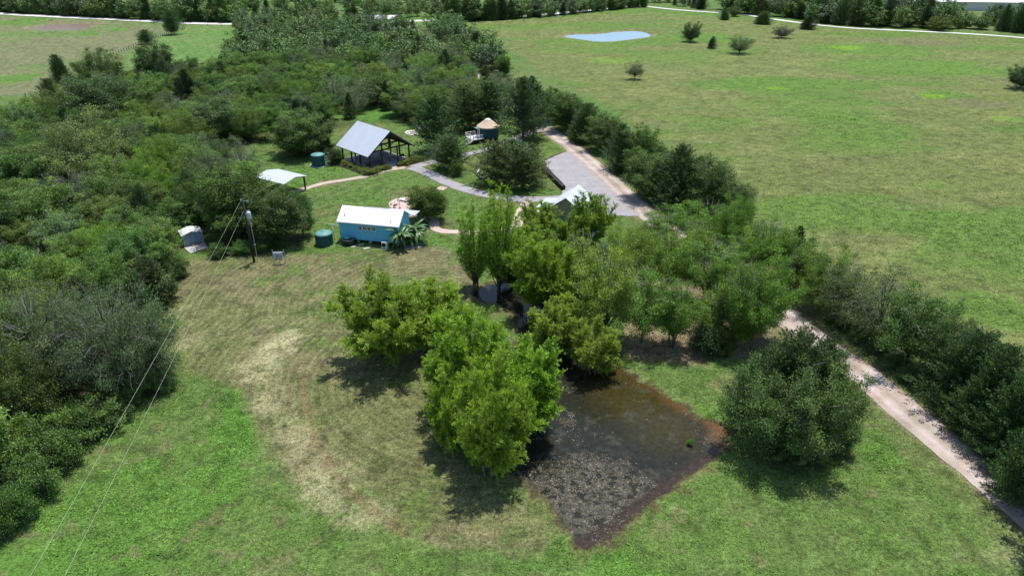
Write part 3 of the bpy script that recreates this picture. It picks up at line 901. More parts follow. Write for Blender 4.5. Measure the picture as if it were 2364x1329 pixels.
# pavilion
P = thing("pavilion", "open timber pavilion with a big steep grey metal gable roof", "pavilion", (-29.62, 138.37, 0), radians(44.4))
WD, LN = 12.0, 12.2
rf = MB()
rf.slab((0, LN, 3.2), (0, 0, 3.2), (WD / 2, 0, 7.5), (WD / 2, LN, 7.5), .10)
rf.slab((WD, 0, 3.2), (WD, LN, 3.2), (WD / 2, LN, 7.496), (WD / 2, 0, 7.496), .10)
for i in range(28):
    y = .03 + (LN - .06) * i / 27
    rf.slab((0, y + .012, 3.22), (0, y - .012, 3.22), (WD / 2, y - .012, 7.52), (WD / 2, y + .012, 7.52), .025)
    rf.slab((WD, y - .012, 3.22), (WD, y + .012, 3.22), (WD / 2, y + .012, 7.515), (WD / 2, y - .012, 7.515), .025)
roof = rf.build("roof", ZINC_ROOF, P)
def zr(x): return 3.2 + (7.5 - 3.2) * (1 - abs(x - WD / 2) / (WD / 2))
MB().slab((.02, LN - .02, 3.06), (.02, .02, 3.06), (WD / 2, .02, 7.36), (WD / 2, LN - .02, 7.36), .04).slab((WD - .02, .02, 3.06), (WD - .02, LN - .02, 3.06), (WD / 2, LN - .02, 7.355), (WD / 2, .02, 7.355), .04).build("ceiling_boards", DWOOD, P)
for yy in (.0, LN):
    b = MB()
    s = .04 if yy == 0 else -.04
    for xa, xb in ((0, WD / 2), (WD / 2, WD)):
        b.add([(xa, yy - s, zr(xa) - .35), (xb, yy - s, zr(xb) - .35), (xb, yy - s, zr(xb) - .02), (xa, yy - s, zr(xa) - .02), (xa, yy - s * .1, zr(xa) - .35), (xb, yy - s * .1, zr(xb) - .35), (xb, yy - s * .1, zr(xb) - .02), (xa, yy - s * .1, zr(xa) - .02)],
              [(0, 1, 2, 3), (7, 6, 5, 4), (0, 4, 5, 1), (3, 2, 6, 7), (0, 3, 7, 4), (1, 5, 6, 2)])
    b.build("barge_board", M("dark_blue_fascia", (.035, .045, .07), .5), P)
for x in (.95, WD - .95):
    for y in (.9, 4.4, 7.8, 11.3):
        MB().box(x - .13, x + .13, y - .13, y + .13, .1, zr(x) - .25).build("post", DWOOD, P)
for x in (4.0, 8.0):
    for y in (.9, 11.3):
        MB().box(x - .12, x + .12, y - .12, y + .12, .1, 3.55).build("post", DWOOD, P)
for y in (.9, 4.4, 7.8, 11.3):
    b = MB().box(.95, WD - .95, y - .10, y + .10, 3.5, 3.8)
    b.box(WD / 2 - .1, WD / 2 + .1, y - .1, y + .1, 3.8, 7.1)
    for s in (-1, 1):
        b.tube([(WD / 2, y, 3.9), (WD / 2 + s * 2.2, y, 5.4)], .09, 4)
    b.build("truss", DWOOD, P)
for x in (.95, WD - .95):
    MB().box(x - .1, x + .1, .3, LN - .3, 3.42, 3.66).build("side_beam", DWOOD, P)
MB().box(.6, WD - .6, .4, LN - .4, -.1, .12).build("floor_slab", CONC, P)
MB().box(2.2, 6.2, 2.2, 5.8, .122, .13).build("floor_inlay", M("slate_inlay", (.16, .16, .17), .8), P)
ft = W([(874, 397), (922, 388), (905, 377), (862, 386)])
patch("pavilion_apron", ft, .05, CONC, .08, .6)
def picnic(x, y, rz, lab):
    lx, ly, _ = local(P, x, y)
    t = thing("picnic_table", lab, "picnic table", (lx, ly, .12), radians(rz), "picnic tables under the pavilion")
    tp = MB()
    for k in range(5): tp.box(-.9, .9, -.38 + k * .155, -.24 + k * .155, .72, .76)
    tp.build("tabletop", GWOOD, t)
    for s in (-1, 1):
        MB().box(-.9, .9, s * .72 - .13, s * .72 + .13, .42, .46).build("bench", GWOOD, t)
        MB().slab((s * .65 - .04, -.72, .42), (s * .65 + .04, -.72, .42), (s * .65 + .04, .72, .42), (s * .65 - .04, .72, .42), .08).tube([(s * .6, -.62, 0), (s * .6, -.2, .72)], .04, 4).tube([(s * .6, .62, 0), (s * .6, .2, .72)], .04, 4).build("frame", DWOOD, t)
picnic(3.2, 8.4, 60, "picnic table under the left end of the pavilion roof")
picnic(8.2, 3.4, 40, "picnic table near the open gable of the pavilion")
picnic(8.8, 7.6, 130, "picnic table at the back right of the pavilion floor")
picnic(5.2, 5.0, 20, "picnic table in the middle of the pavilion floor")
lx, ly, _ = local(P, 10.3, 2.4)
t = thing("barbecue_grill", "dark barrel grill beside the right front post of the pavilion", "grill", (lx, ly, .12), radians(20))
MB().lathe([(.01, -.45), (.28, -.42), (.28, .42), (.01, .45)], 14).build("drum", BLACK, t, True).rotation_euler = (0, radians(90), 0)
t.children[0].location = (0, 0, .85)
for x in (-.3, .3):
    for y in (-.2, .2):
        MB().box(x - .02, x + .02, y - .02, y + .02, 0, .8).build("leg", BLACK, t)
# timber edging of the planting beds
def edging(pts, h, wdt, name, lab, mat, cat="edging"):
    mb = MB()
    for a, b in zip(pts[:-1], pts[1:]):
        a, b = Vector((*a, 0)), Vector((*b, 0))
        d = (b - a).normalized(); n = Vector((-d.y, d.x, 0)) * wdt / 2
        v = [a - n, b - n, b + n, a + n]
        mb.add([(*p.xy, -.05) for p in v] + [(*p.xy, h) for p in v], [(3, 2, 1, 0), (4, 5, 6, 7), (0, 1, 5, 4), (1, 2, 6, 5), (2, 3, 7, 6), (3, 0, 4, 7)])
    return props(mb.build(name, mat), lab, cat)
edging(W([(757, 377), (800, 389), (853, 408), (895, 392), (904, 389)]), .22, .14, "bed_edging", "dark edging round the long planting bed before the pavilion", M("bed_edge", (.10, .07, .06), .85))
edging(W([(915, 388), (945, 382), (978, 374)]), .14, .12, "bed_edging", "low brick edging of the bed right of the pavilion entrance", M("bed_brick", (.22, .12, .09), .85))
patch("mulch_bed", W([(760, 374), (800, 380), (850, 397), (872, 396), (902, 388), (853, 406), (800, 388)]), .03, M("mulch", (.09, .06, .045), .95), .1)

# small open shelter
S = thing("open_shelter", "open shelter with a low grey metal roof, half hidden by trees", "shelter", (-44.2, 127.4, 0), radians(-32))
MB().slab((-4, -2.9, 2.75), (4, -2.9, 2.75), (4, 0, 3.35), (-4, 0, 3.35), .08).slab((4, 2.9, 2.75), (-4, 2.9, 2.75), (-4, 0, 3.345), (4, 0, 3.345), .08).build("roof", ZINC_ROOF, S)
for x in (-3.5, 3.5):
    for y in (-2.4, 2.4):
        MB().box(x - .12, x + .12, y - .12, y + .12, 0, 2.72).build("post", DWOOD, S)
MB().box(-3.7, 3.7, -2.5, -2.3, 2.55, 2.72).build("beam", DWOOD, S)
MB().box(-3.7, 3.7, 2.3, 2.5, 2.55, 2.72).build("beam", DWOOD, S)

# metal garden shed
S = thing("metal_shed", "small blue grey metal garden shed with double doors at the edge of the wood", "shed", (-52.0, 100.5, 0), radians(35))
wl = MB()
wl.add([(0, 0, .05), (3, 0, .05), (3, 0, 1.95), (1.5, 0, 2.32), (0, 0, 1.95), (0, 2.5, .05), (3, 2.5, .05), (3, 2.5, 1.95), (1.5, 2.5, 2.32), (0, 2.5, 1.95)],
       [(0, 1, 2, 3, 4), (9, 8, 7, 6, 5), (1, 6, 7, 2), (0, 4, 9, 5)])
for k in range(16):
    wl.box(.05 + k * .19, .10 + k * .19, -.012, 0, .08, 1.93)
wl.build("wall", M("shed_blue_grey", (.22, .30, .40), .5, var=.1), S)
MB().slab((-.15, -.12, 1.93), (1.5, -.12, 2.40), (1.5, 2.62, 2.40), (-.15, 2.62, 1.93), .05).slab((1.5, -.12, 2.395), (3.15, -.12, 1.93), (3.15, 2.62, 1.93), (1.5, 2.62, 2.395), .05).build("roof", M("shed_roof", (.66, .66, .66), .5, var=.12), S)
for x0 in (.72, 1.52):
    d = MB().box(x0, x0 + .76, -.045, -.014, .1, 1.85).build("door", M("shed_door", (.20, .28, .38), .5, var=.08), S)
    MB().box(x0 + (.66 if x0 < 1 else .06), x0 + (.70 if x0 < 1 else .10), -.075, -.045, .9, 1.1).build("handle", STEEL, d)
fr = MB()
for x in (.66, 1.485, 2.3): fr.box(x, x + .05, -.055, -.013, .08, 1.9)
fr.box(.03, .10, -.05, -.013, .06, 1.93).box(2.9, 2.97, -.05, -.013, .06, 1.93)
fr.build("door_frame", M("shed_trim", (.46, .56, .66), .5), S)
patch("shed_apron", W([(424, 571), (470, 558), (480, 572), (440, 585)]), .06, CONC, .12)
for k, (x, y) in enumerate(((446, 568), (453, 566), (461, 564))):
    o = MB().lathe([(.01, 0), (.17, 0), (.21, .18), (.01, .25)], 7).build("rock", M("reddish_stone", (.30, .19, .15), .9), smooth_=True)
    o.location = (*G(x, y), .06); o.rotation_euler.z = k
    props(o, "reddish stone before the metal shed doors, %s of three" % ("leftmost", "middle", "rightmost")[k], "stone", "stones before the shed")

# round canvas tent on its deck
Yc = (-5.7, 163.4)
T = thing("yurt", "round dark green canvas tent with a cream conical roof on short stilts", "yurt", (*Yc, 0))
R = 2.55
MB().lathe([(R, .95), (R, 3.3)], 40).build("wall", M("dark_green_canvas", (.012, .055, .075), .7, var=.12), T, True)
MB().lathe([(R + .12, 3.08), (R + .16, 3.3), (R + .06, 3.36), (.75, 4.72), (.7, 4.78)], 40).build("roof", M("cream_canvas", (.57, .44, .32), .7, var=.06, scale=1), T, True)
MB().lathe([(.78, 4.72), (.7, 4.86), (.4, 5.02), (.01, 5.1)], 24).build("skylight_dome", M("cloudy_dome", (.72, .70, .62), .3, var=.1), T, True)
MB().lathe([(R + .05, .85), (R + .05, 1.0), (.01, 1.0)], 40).build("floor_rim", DWOOD, T)
for k in range(12):
    a = k * pi / 6 + .2
    MB().box(R * .9 * cos(a) - .08, R * .9 * cos(a) + .08, R * .9 * sin(a) - .08, R * .9 * sin(a) + .08, 0, .86).build("stilt", DWOOD, T)
da = radians(212)
D = thing("yurt_deck", "white railed wooden deck with a short stair in front of the round tent", "deck", (*Yc, 0))
ux, uy = Vector((cos(da), sin(da), 0)), Vector((-sin(da), cos(da), 0))
def dk(a, b, z=0): return (ux * a + uy * b + Vector((0, 0, z)))
m4 = Matrix(((cos(da), -sin(da), 0, 0), (sin(da), cos(da), 0, 0), (0, 0, 1, 0), (0, 0, 0, 1)))
dr = MB().box(-.05, .06, -.45, .45, 1.02, 3.0, m4 @ Matrix.Translation((R, 0, 0))).build("door", TRIMW, T)
MB().box(.06, .085, -.2, .2, 1.5, 2.75, m4 @ Matrix.Translation((R, 0, 0))).build("door_glass", DARKGLASS, dr)
MB().box(0, .9, -.7, .7, 3.14, 3.2, m4 @ Matrix.Translation((R, 0, 0))).build("awning", LGREEN, T)
bd = MB()
for k in range(19):
    bd.box(R - .4, R + 2.6, -2.0 + k * .212, -2.0 + k * .212 + .2, .95, 1.03, m4)
bd.build("decking", WWOOD, D)
MB().box(R - .3, R + 2.55, -1.95, 1.97, .75, .94, m4).build("joists", DWOOD, D)
for a, b in ((R + 2.5, -1.9), (R + 2.5, 0), (R + 2.5, 1.9), (R + .3, -1.9), (R + .3, 1.9)):
    MB().box(a - .08, a + .08, b - .08, b + .08, 0, .75, m4).build("stilt", DWOOD, D)
def rail(p, q, z0=1.03, z1=1.03, n=2):
    mb = MB()
    for k in range(n + 1):
        s = k / n
        x, y, z = p[0] + (q[0] - p[0]) * s, p[1] + (q[1] - p[1]) * s, z0 + (z1 - z0) * s
        mb.box(x - .05, x + .05, y - .05, y + .05, z, z + .92, m4)
    for hz in (.9, .48, .14):
        a, b = m4 @ Vector((p[0], p[1], z0 + hz)), m4 @ Vector((q[0], q[1], z1 + hz))
        mb.tube([a, b], .05, 4)
    return mb.build("railing", WWOOD, D)
rail((R + 2.55, -1.98), (R + 2.55, .7))
rail((R + .1, 1.98), (R + 2.55, 1.98))
rail((R - .1, -1.98), (R + 2.55, -1.98))
sx0 = R + 2.6
st = MB()
for k in range(5):
    st.box(sx0 + k * .30, sx0 + k * .30 + .28, .75, 1.95, .80 - k * .18, .84 - k * .18, m4)
st.build("stair_treads", WWOOD, D)
rail((sx0, .72), (sx0 + 1.5, .72), 1.0, .12, 2)
rail((sx0, 1.98), (sx0 + 1.5, 1.98), 1.0, .12, 2)
cx = m4 @ Vector((R + .7, 1.2, 1.03))
o = thing("deck_chair", "small blue chair standing on the deck of the round tent", "chair", (Yc[0] + cx.x, Yc[1] + cx.y, 1.03), da + pi)
bl = M("faded_blue", (.14, .30, .38), .6)
MB().box(-.28, .28, -.28, .28, .38, .44).build("seat", bl, o)
MB().box(-.30, -.24, -.28, .28, .44, 1.0).build("backrest", bl, o)
for x in (-.24, .24):
    for y in (-.24, .24):
        MB().box(x - .03, x + .03, y - .03, y + .03, 0, .38).build("leg", bl, o)

# terraced stone ring
cx, cy = G(962, 306)
o = thing("stone_ring", "pale stepped stone seating ring on the lawn behind the pavilion", "stone seating", (cx, cy, 0), radians(200))
for k in range(4):
    r = 2.9 - k * .62
    tr = MB()
    a0, a1 = radians(-50), radians(85)
    tr.lathe([(r - .55, .12 + k * .14), (r, .12 + k * .14), (r, -.05)], 22, a0=a0, a1=a1)
    tr.build("tier", M("limestone", (.52, .47, .42), .85, var=.25, scale=3), o)
for k, (x, y) in enumerate(((970, 294), (977, 292), (984, 296), (988, 301), (966, 299))):
    b = MB().lathe([(.01, 0), (.45, 0), (.5, .25), (.3, .45), (.01, .5)], 7).build("boulder", MATS["limestone"])
    b.location = (*G(x, y), 0); b.rotation_euler.z = k * 1.3
    props(b, "pale boulder at the rim of the stepped stone ring, %s from the left" % ("third", "fourth", "fifth", "farthest", "nearest")[k] if k != 4 else "pale boulder nearest the stepped stone ring", "boulder", "boulders by the stone ring")

# white fallen log under the cedars
lg = [(*G(1178, 404), .35), (*G(1160, 407), .3), (*G(1145, 411), .3), (*G(1128, 414), .22), (*G(1110, 413), .3), (*G(1102, 405), .45), (*G(1106, 399), .7)]
o = MB().tube(lg, [.08, .12, .15, .19, .24, .24, .12], 8)
o.tube([lg[3], (*G(1134, 417), .15)], [.14, .05], 6).tube([lg[5], (*G(1112, 402), .6), (*G(1118, 407), .4)], [.15, .12, .06], 6)
props(o.build("fallen_log", M("bleached_wood", (.62, .59, .56), .8, var=.2, scale=3), smooth_=True), "bleached white fallen log curving under the big cedar clump", "log")
edging(W([(1252, 391), (1276, 414), (1301, 439)]), .85, .75, "timber_wall", "black timber retaining wall between the loop lawn and the gravel lot", M("black_timber", (.018, .014, .013), .7, var=.4, scale=4), "retaining wall")
edging(W([(1251, 386), (1276, 410), (1299, 433)]), .95, .08, "timber_rail", "thin worn board along the top of the black timber wall", M("worn_board", (.16, .12, .11), .8), "board")
edging(W([(1256, 371), (1282, 360), (1304, 351)]), .22, .16, "timber_edge", "brown timber edge between the far lawn and the gravel lot", M("brown_timber", (.13, .08, .06), .85))

# gabled bath house half hidden by willows
B = thing("gabled_cabin", "small cabin with pale blue gable roof half hidden by willows beside the gravel lot", "cabin", (8.85, 107.96, 0), atan2(.927, .375))
# local x runs back along the ridge, y to the left of it
LB = 7.3
MB().slab((LB, -3.0, 3.3), (LB, 0, 5.5), (-.0, 0, 5.5), (-.0, -3.0, 3.3), .08).slab((0, 3.0, 3.3), (0, 0, 5.496), (LB, 0, 5.496), (LB, 3.0, 3.3), .08).build("roof", M("pale_blue_roof", (.58, .63, .68), .42, var=.06, scale=.6), B)
MB().add([(.5, -2.6, 0), (.5, 2.6, 0), (.5, 2.6, 3.45), (.5, 0, 5.35), (.5, -2.6, 3.45), (LB - .4, -2.6, 0), (LB - .4, 2.6, 0), (LB - .4, 2.6, 3.45), (LB - .4, 0, 5.35), (LB - .4, -2.6, 3.45)],
         [(4, 3, 2, 1, 0), (5, 6, 7, 8, 9), (1, 2, 7, 6), (0, 5, 9, 4)]).build("wall", M("tan_siding", (.36, .33, .25), .7), B)
f = MB().box(.44, .5, -1.0, -.1, 1.2, 2.3).build("window", TRIMW, B)
MB().box(.42, .44, -.92, -.18, 1.28, 2.22).build("pane", DARKGLASS, f)
f = MB().box(.44, .5, .5, 1.4, 0, 2.1).build("door", M("teal_door", (.12, .28, .30), .5), B)
MB().box(.40, .44, .58, .64, .95, 1.05).build("handle", STEEL, f)
MB().slab((1.2, 3.02, 3.0), (6.2, 3.02, 3.0), (6.2, 5.6, 2.65), (1.2, 5.6, 2.65), .05).build("side_roof", M("clouded_panel", (.52, .62, .63), .4, var=.15), B)
for x in (1.4, 6.0):
    MB().box(x - .07, x + .07, 5.4, 5.54, 0, 2.6).build("side_post", DWOOD, B)
def lamp(x, y, lab):
    t = thing("garden_lamp", lab, "lamp", (*G(x, y), 0), 0, "garden lamps by the willows")
    MB().tube([(0, 0, 0), (0, 0, 3.3)], .05, 6).build("post", BLACK, t)
    MB().lathe([(.55, 3.2), (.5, 3.32), (.12, 3.5), (.01, 3.62)], 14).build("lamp_shade", TRIMW, t)

lamp(1238, 530, "white shaded garden lamp among the willows left of the gabled cabin")
lamp(1394, 541, "white shaded garden lamp among the willows right of the gabled cabin")

# utility pole
UP = thing("utility_pole", "tall dark wooden utility pole carrying a grey transformer", "utility pole", (-39.16, 95.07, 0))
MB().tube([(0, 0, -.3), (0, 0, 10.2)], [.19, .12], 12).build("pole", POLEWOOD, UP, True)
MB().lathe([(.01, 7.0), (.30, 7.0), (.33, 7.05), (.33, 7.95), (.30, 8.05), (.12, 8.14), (.01, 8.14)], 18, c=(.52, -.05)).build("transformer", M("pale_grey_steel", (.52, .56, .60), .4), UP, True)
MB().box(.1, .3, -.12, .02, 7.2, 7.3).box(.1, .3, -.12, .02, 7.7, 7.8).build("transformer_bracket", STEEL, UP)
for x, y in ((.42, -.12), (.62, .05)):
    MB().lathe([(.04, 8.1), (.07, 8.16), (.04, 8.2), (.07, 8.26), (.04, 8.3), (.02, 8.42)], 8, c=(x, y)).build("bushing", TRIMW, UP)
MB().tube([(.1, 0, 9.75), (.75, -.02, 9.8)], .03, 5).lathe([(.05, 9.6), (.09, 9.66), (.05, 9.72), (.08, 9.8), (.03, 9.9)], 8, c=(.75, -.02)).build("cutout_arm", M("pale_teal_porcelain", (.42, .55, .56), .3), UP)
for z in (9.95, 8.15):
    MB().lathe([(.03, z - .06), (.07, z - .02), (.07, z + .03), (.03, z + .08)], 8, c=(-.16, -.12)).build("insulator", TRIMW, UP)
MS = thing("conduit_mast", "thin steel service mast standing just right of the utility pole", "mast", (-38.75, 95.4, 0))
MB().tube([(0, 0, -.1), (0, 0, 6.9)], .055, 8).build("mast", STEEL, MS)
MB().lathe([(.05, 6.9), (.13, 6.95), (.12, 7.08), (.03, 7.15)], 8).build("weatherhead", TRIMW, MS)
for z in (2.6, 6.0, 5.6):
    MB().box(-.09, .12, -.09, .09, z, z + .14).build("clamp", STEEL, MS)
def wire(p, q, sag, name, lab, n=40):
    pts = []
    for k in range(n + 1):
        s = k / n
        pts.append((p[0] + (q[0] - p[0]) * s, p[1] + (q[1] - p[1]) * s, p[2] + (q[2] - p[2]) * s - 4 * sag * s * (1 - s)))
    return props(MB().tube(pts, .011, 5, False).build(name, M("bare_aluminium", (.42, .45, .36), .45, var=.1), smooth_=True), lab, "wire", "power lines from the utility pole")
wire((-39.3, 94.9, 9.95), (-28.0, 18.0, 9.8), .5, "power_line", "upper left of the two overhead wires running to the lower left corner")
wire((-39.3, 94.9, 8.15), (-26.5, 18.0, 8.6), .5, "power_line", "lower right of the two overhead wires running to the lower left corner")

# meter rack
MR = thing("meter_rack", "grey electric meter boxes on a steel post rack in the mown yard", "meter rack", (-35.83, 94.25, 0), radians(3))
for x, h in ((0, 2.35), (1.68, 2.35), (.8, 1.9)):
    MB().tube([(x, 0, -.1), (x, 0, h)], .045, 6).build("post", STEEL, MR)
MB().box(-.05, 1.75, -.03, .03, 1.95, 2.0).box(-.05, 1.75, -.03, .03, 1.15, 1.2).build("rail", STEEL, MR)
MB().box(.1, 1.45, -.18, -.03, 1.05, 1.95).build("panel", M("panel_grey", (.50, .55, .62), .45), MR)
MB().box(.5, .8, -.26, -.18, 1.2, 1.7).box(.95, 1.3, -.24, -.18, .75, 1.6).build("meter_box", M("meter_grey", (.36, .42, .5), .45), MR)
MB().tube([(.65, -.34, 1.5), (.65, -.26, 1.5)], .09, 10).build("meter_dial", DARKGLASS, MR)

# field fences
def fence(line, gap, lab, name="field_fence", h=1.3):
    Pn = W(line)
    t = thing(name, lab, "fence", (*Pn[0], 0), 0, "fences of the far left field")
    o0 = Vector((*Pn[0], 0))
    post = None
    tops = []
    for a, b in zip(Pn[:-1], Pn[1:]):
        L = hypot(b[0] - a[0], b[1] - a[1]); n = max(int(L / gap), 1)
        for k in range(n):
            s = k / n
            x, y = a[0] + (b[0] - a[0]) * s, a[1] + (b[1] - a[1]) * s
            hh = h
            if post is None:
                pm = MB().tube([(0, 0, -.2), (0, 0, hh)], .11, 6).build("post", M("fence_post", (.12, .10, .08), .9), t)
                post = pm
            elif len(tops) < 98:
                pm = bpy.data.objects.new("post", post.data); link(pm, t)
            else:
                continue
            pm.location = Vector((x, y, 0)) - o0
            tops.append(Vector((x, y, 0)) - o0)
    wr = MB()
    for z in (.4, .8, 1.15):
        wr.tube([p + Vector((0, 0, z)) for p in tops], .012, 3, False)
    wr.build("wire", STEEL, t)
    return t
fence([(-30, 226), (0, 226), (60, 225), (130, 223), (160, 222)], 4.2, "wire fence with dark posts crossing the lower part of the far left field")
fence([(150, 178), (200, 152), (275, 123), (330, 101), (385, 80), (428, 62)], 2.6, "wire fence climbing past the two flat topped trees to the white road")
fence([(428, 60), (480, 61), (545, 63)], 7, "wire fence along the near side of the white road")

# big pale building beyond the belt at upper right
WB = thing("metal_warehouse", "long pale metal farm building showing above the tree belt at upper right", "warehouse", (292, 452, 0), radians(-8))
MB().box(-32, 46, 0, 30, 0, 5.0).build("wall", M("pale_metal_wall", (.62, .60, .61), .5, var=.06, scale=.2), WB)
MB().slab((-33, -1, 4.9), (47, -1, 4.9), (47, 15, 6.6), (-33, 15, 6.6), .15).slab((47, 31, 4.9), (-33, 31, 4.9), (-33, 15, 6.59), (47, 15, 6.59), .15).build("roof", WHITE_ROOF, WB)
for x in (-20, 2, 24):
    MB().box(x, x + 5, -.12, 0, 0, 3.8).build("door", M("grey_door", (.30, .31, .33), .5), WB)
patch("yard_apron", W([(2085, 4), (2400, 26), (2500, 34), (2500, 20), (2100, -2)]), .07, WHITEROAD, 1, 6)
patch("bare_patch", W([(118, 232), (146, 226), (150, 240), (132, 246)]), .06, PINKPATH, .5)
o = MB().box(-6, 6, -4, 4, 0, 3).slab((-6.5, -4.5, 3), (6.5, -4.5, 3), (6.5, 0, 4.6), (-6.5, 0, 4.6), .1).slab((6.5, 4.5, 3), (-6.5, 4.5, 3), (-6.5, 0, 4.59), (6.5, 0, 4.59), .1)
o = o.build("farm_shed", M("pale_metal_wall")); o.location = (*G(895, 57), 0)
props(o, "small pale farm shed glimpsed through the wood near the far road", "shed")

# ------------------------------------------------------------------ trees
def unit(v):
    return v / (np.linalg.norm(v, axis=1, keepdims=True) + 1e-9)

def leaves_arrays(P, D, Ln, Wd, rng, up=.7, out=None):
    """diamond leaf faces from points P along directions D, their blades turned mostly to the sky and outward"""
    n = len(P)
    R = rng.normal(size=(n, 3)) * .62 + [0, 0, up]
    if out is not None:
        R = R + out * .45
    S = unit(np.cross(D, R))
    Lc, Wc = Ln[:, None], Wd[:, None] * .5
    V = np.stack([P, P + D * Lc * .45 - S * Wc, P + D * Lc, P + D * Lc * .45 + S * Wc], 1).reshape(-1, 3)
    return V, np.arange(4 * n).reshape(-1, 4)

def fib(n, rng, jit=.3):
    i = np.arange(n) + .5
    z = 1 - 2 * i / n
    t = i * 2.399963 + rng.uniform(0, 6)
    r = np.sqrt(1 - z * z)
    v = np.stack([r * np.cos(t), r * np.sin(t), z], 1)
    return unit(v + rng.normal(size=v.shape) * jit)

def limbs(mb, base, tips, r0, fork, rng, wob=.25, bend=.35):
    for tp in tips:
        b = Vector((0, 0, fork * rng.uniform(.55, 1.15)))
        tp = Vector(tp)
        mid = b.lerp(tp, .5) + Vector(rng.normal(size=3) * wob) + Vector((0, 0, (tp - b).length * -.12 * bend))
        q = b.lerp(mid, .5) + Vector(rng.normal(size=3) * wob * .4)
        mb.tube([b, q, mid, tp], [r0 * .5, r0 * .36, r0 * .24, r0 * .07], 5, False)

class Proto:
    def __init__(s, crown, trunk, h, r, twigs=None):
        s.crown, s.trunk, s.h, s.r, s.twigs = crown, trunk, h, r, twigs

def mesh_of(mb, name, mat):
    me = bpy.data.meshes.new(name)
    me.from_pydata(mb.v, [], mb.f)
    me.materials.append(mat)
    me.polygons.foreach_set("use_smooth", [True] * len(me.polygons))
    me.update()
    return me

def leaders(rng, n, h, r, base, fork, rough, jit=.32, low=.10):
    """curved main branches from the fork out to an uneven hull"""
    cz, az = h * (1 + base) / 2, h * (1 - base) / 2
    d = fib(n, rng, jit)
    d[:, 2] = d[:, 2] * .9 + low
    sw = unit(rng.normal(size=(6, 3)))
    hull = 1 + rough * ((np.maximum(d @ sw.T, 0) ** 3) @ rng.uniform(-1, 1, 6))
    ax = np.array([r, r * rng.uniform(.85, 1.1), az])
    T = d * ax * (rng.uniform(.62, 1.10, n) * np.clip(hull, .5, 1.3))[:, None]
    T[:, 2] += cz
    T[:, 2] = np.maximum(T[:, 2], h * base * .6 + .3)
    P0 = np.stack([np.zeros(n), np.zeros(n), fork * rng.uniform(.5, 1.25, n)], 1)
    L = np.linalg.norm(T - P0, axis=1)
    P1 = (P0 + T) / 2 + rng.normal(size=(n, 3)) * .28 * np.minimum(L, 3)[:, None] * .5
    P1[:, 2] -= L * .10
    return P0, P1, T, L

def curve(P0, P1, P2, s):
    s = s[:, None]
    return P0 * (1 - s) ** 2 + 2 * P1 * s * (1 - s) + P2 * s * s

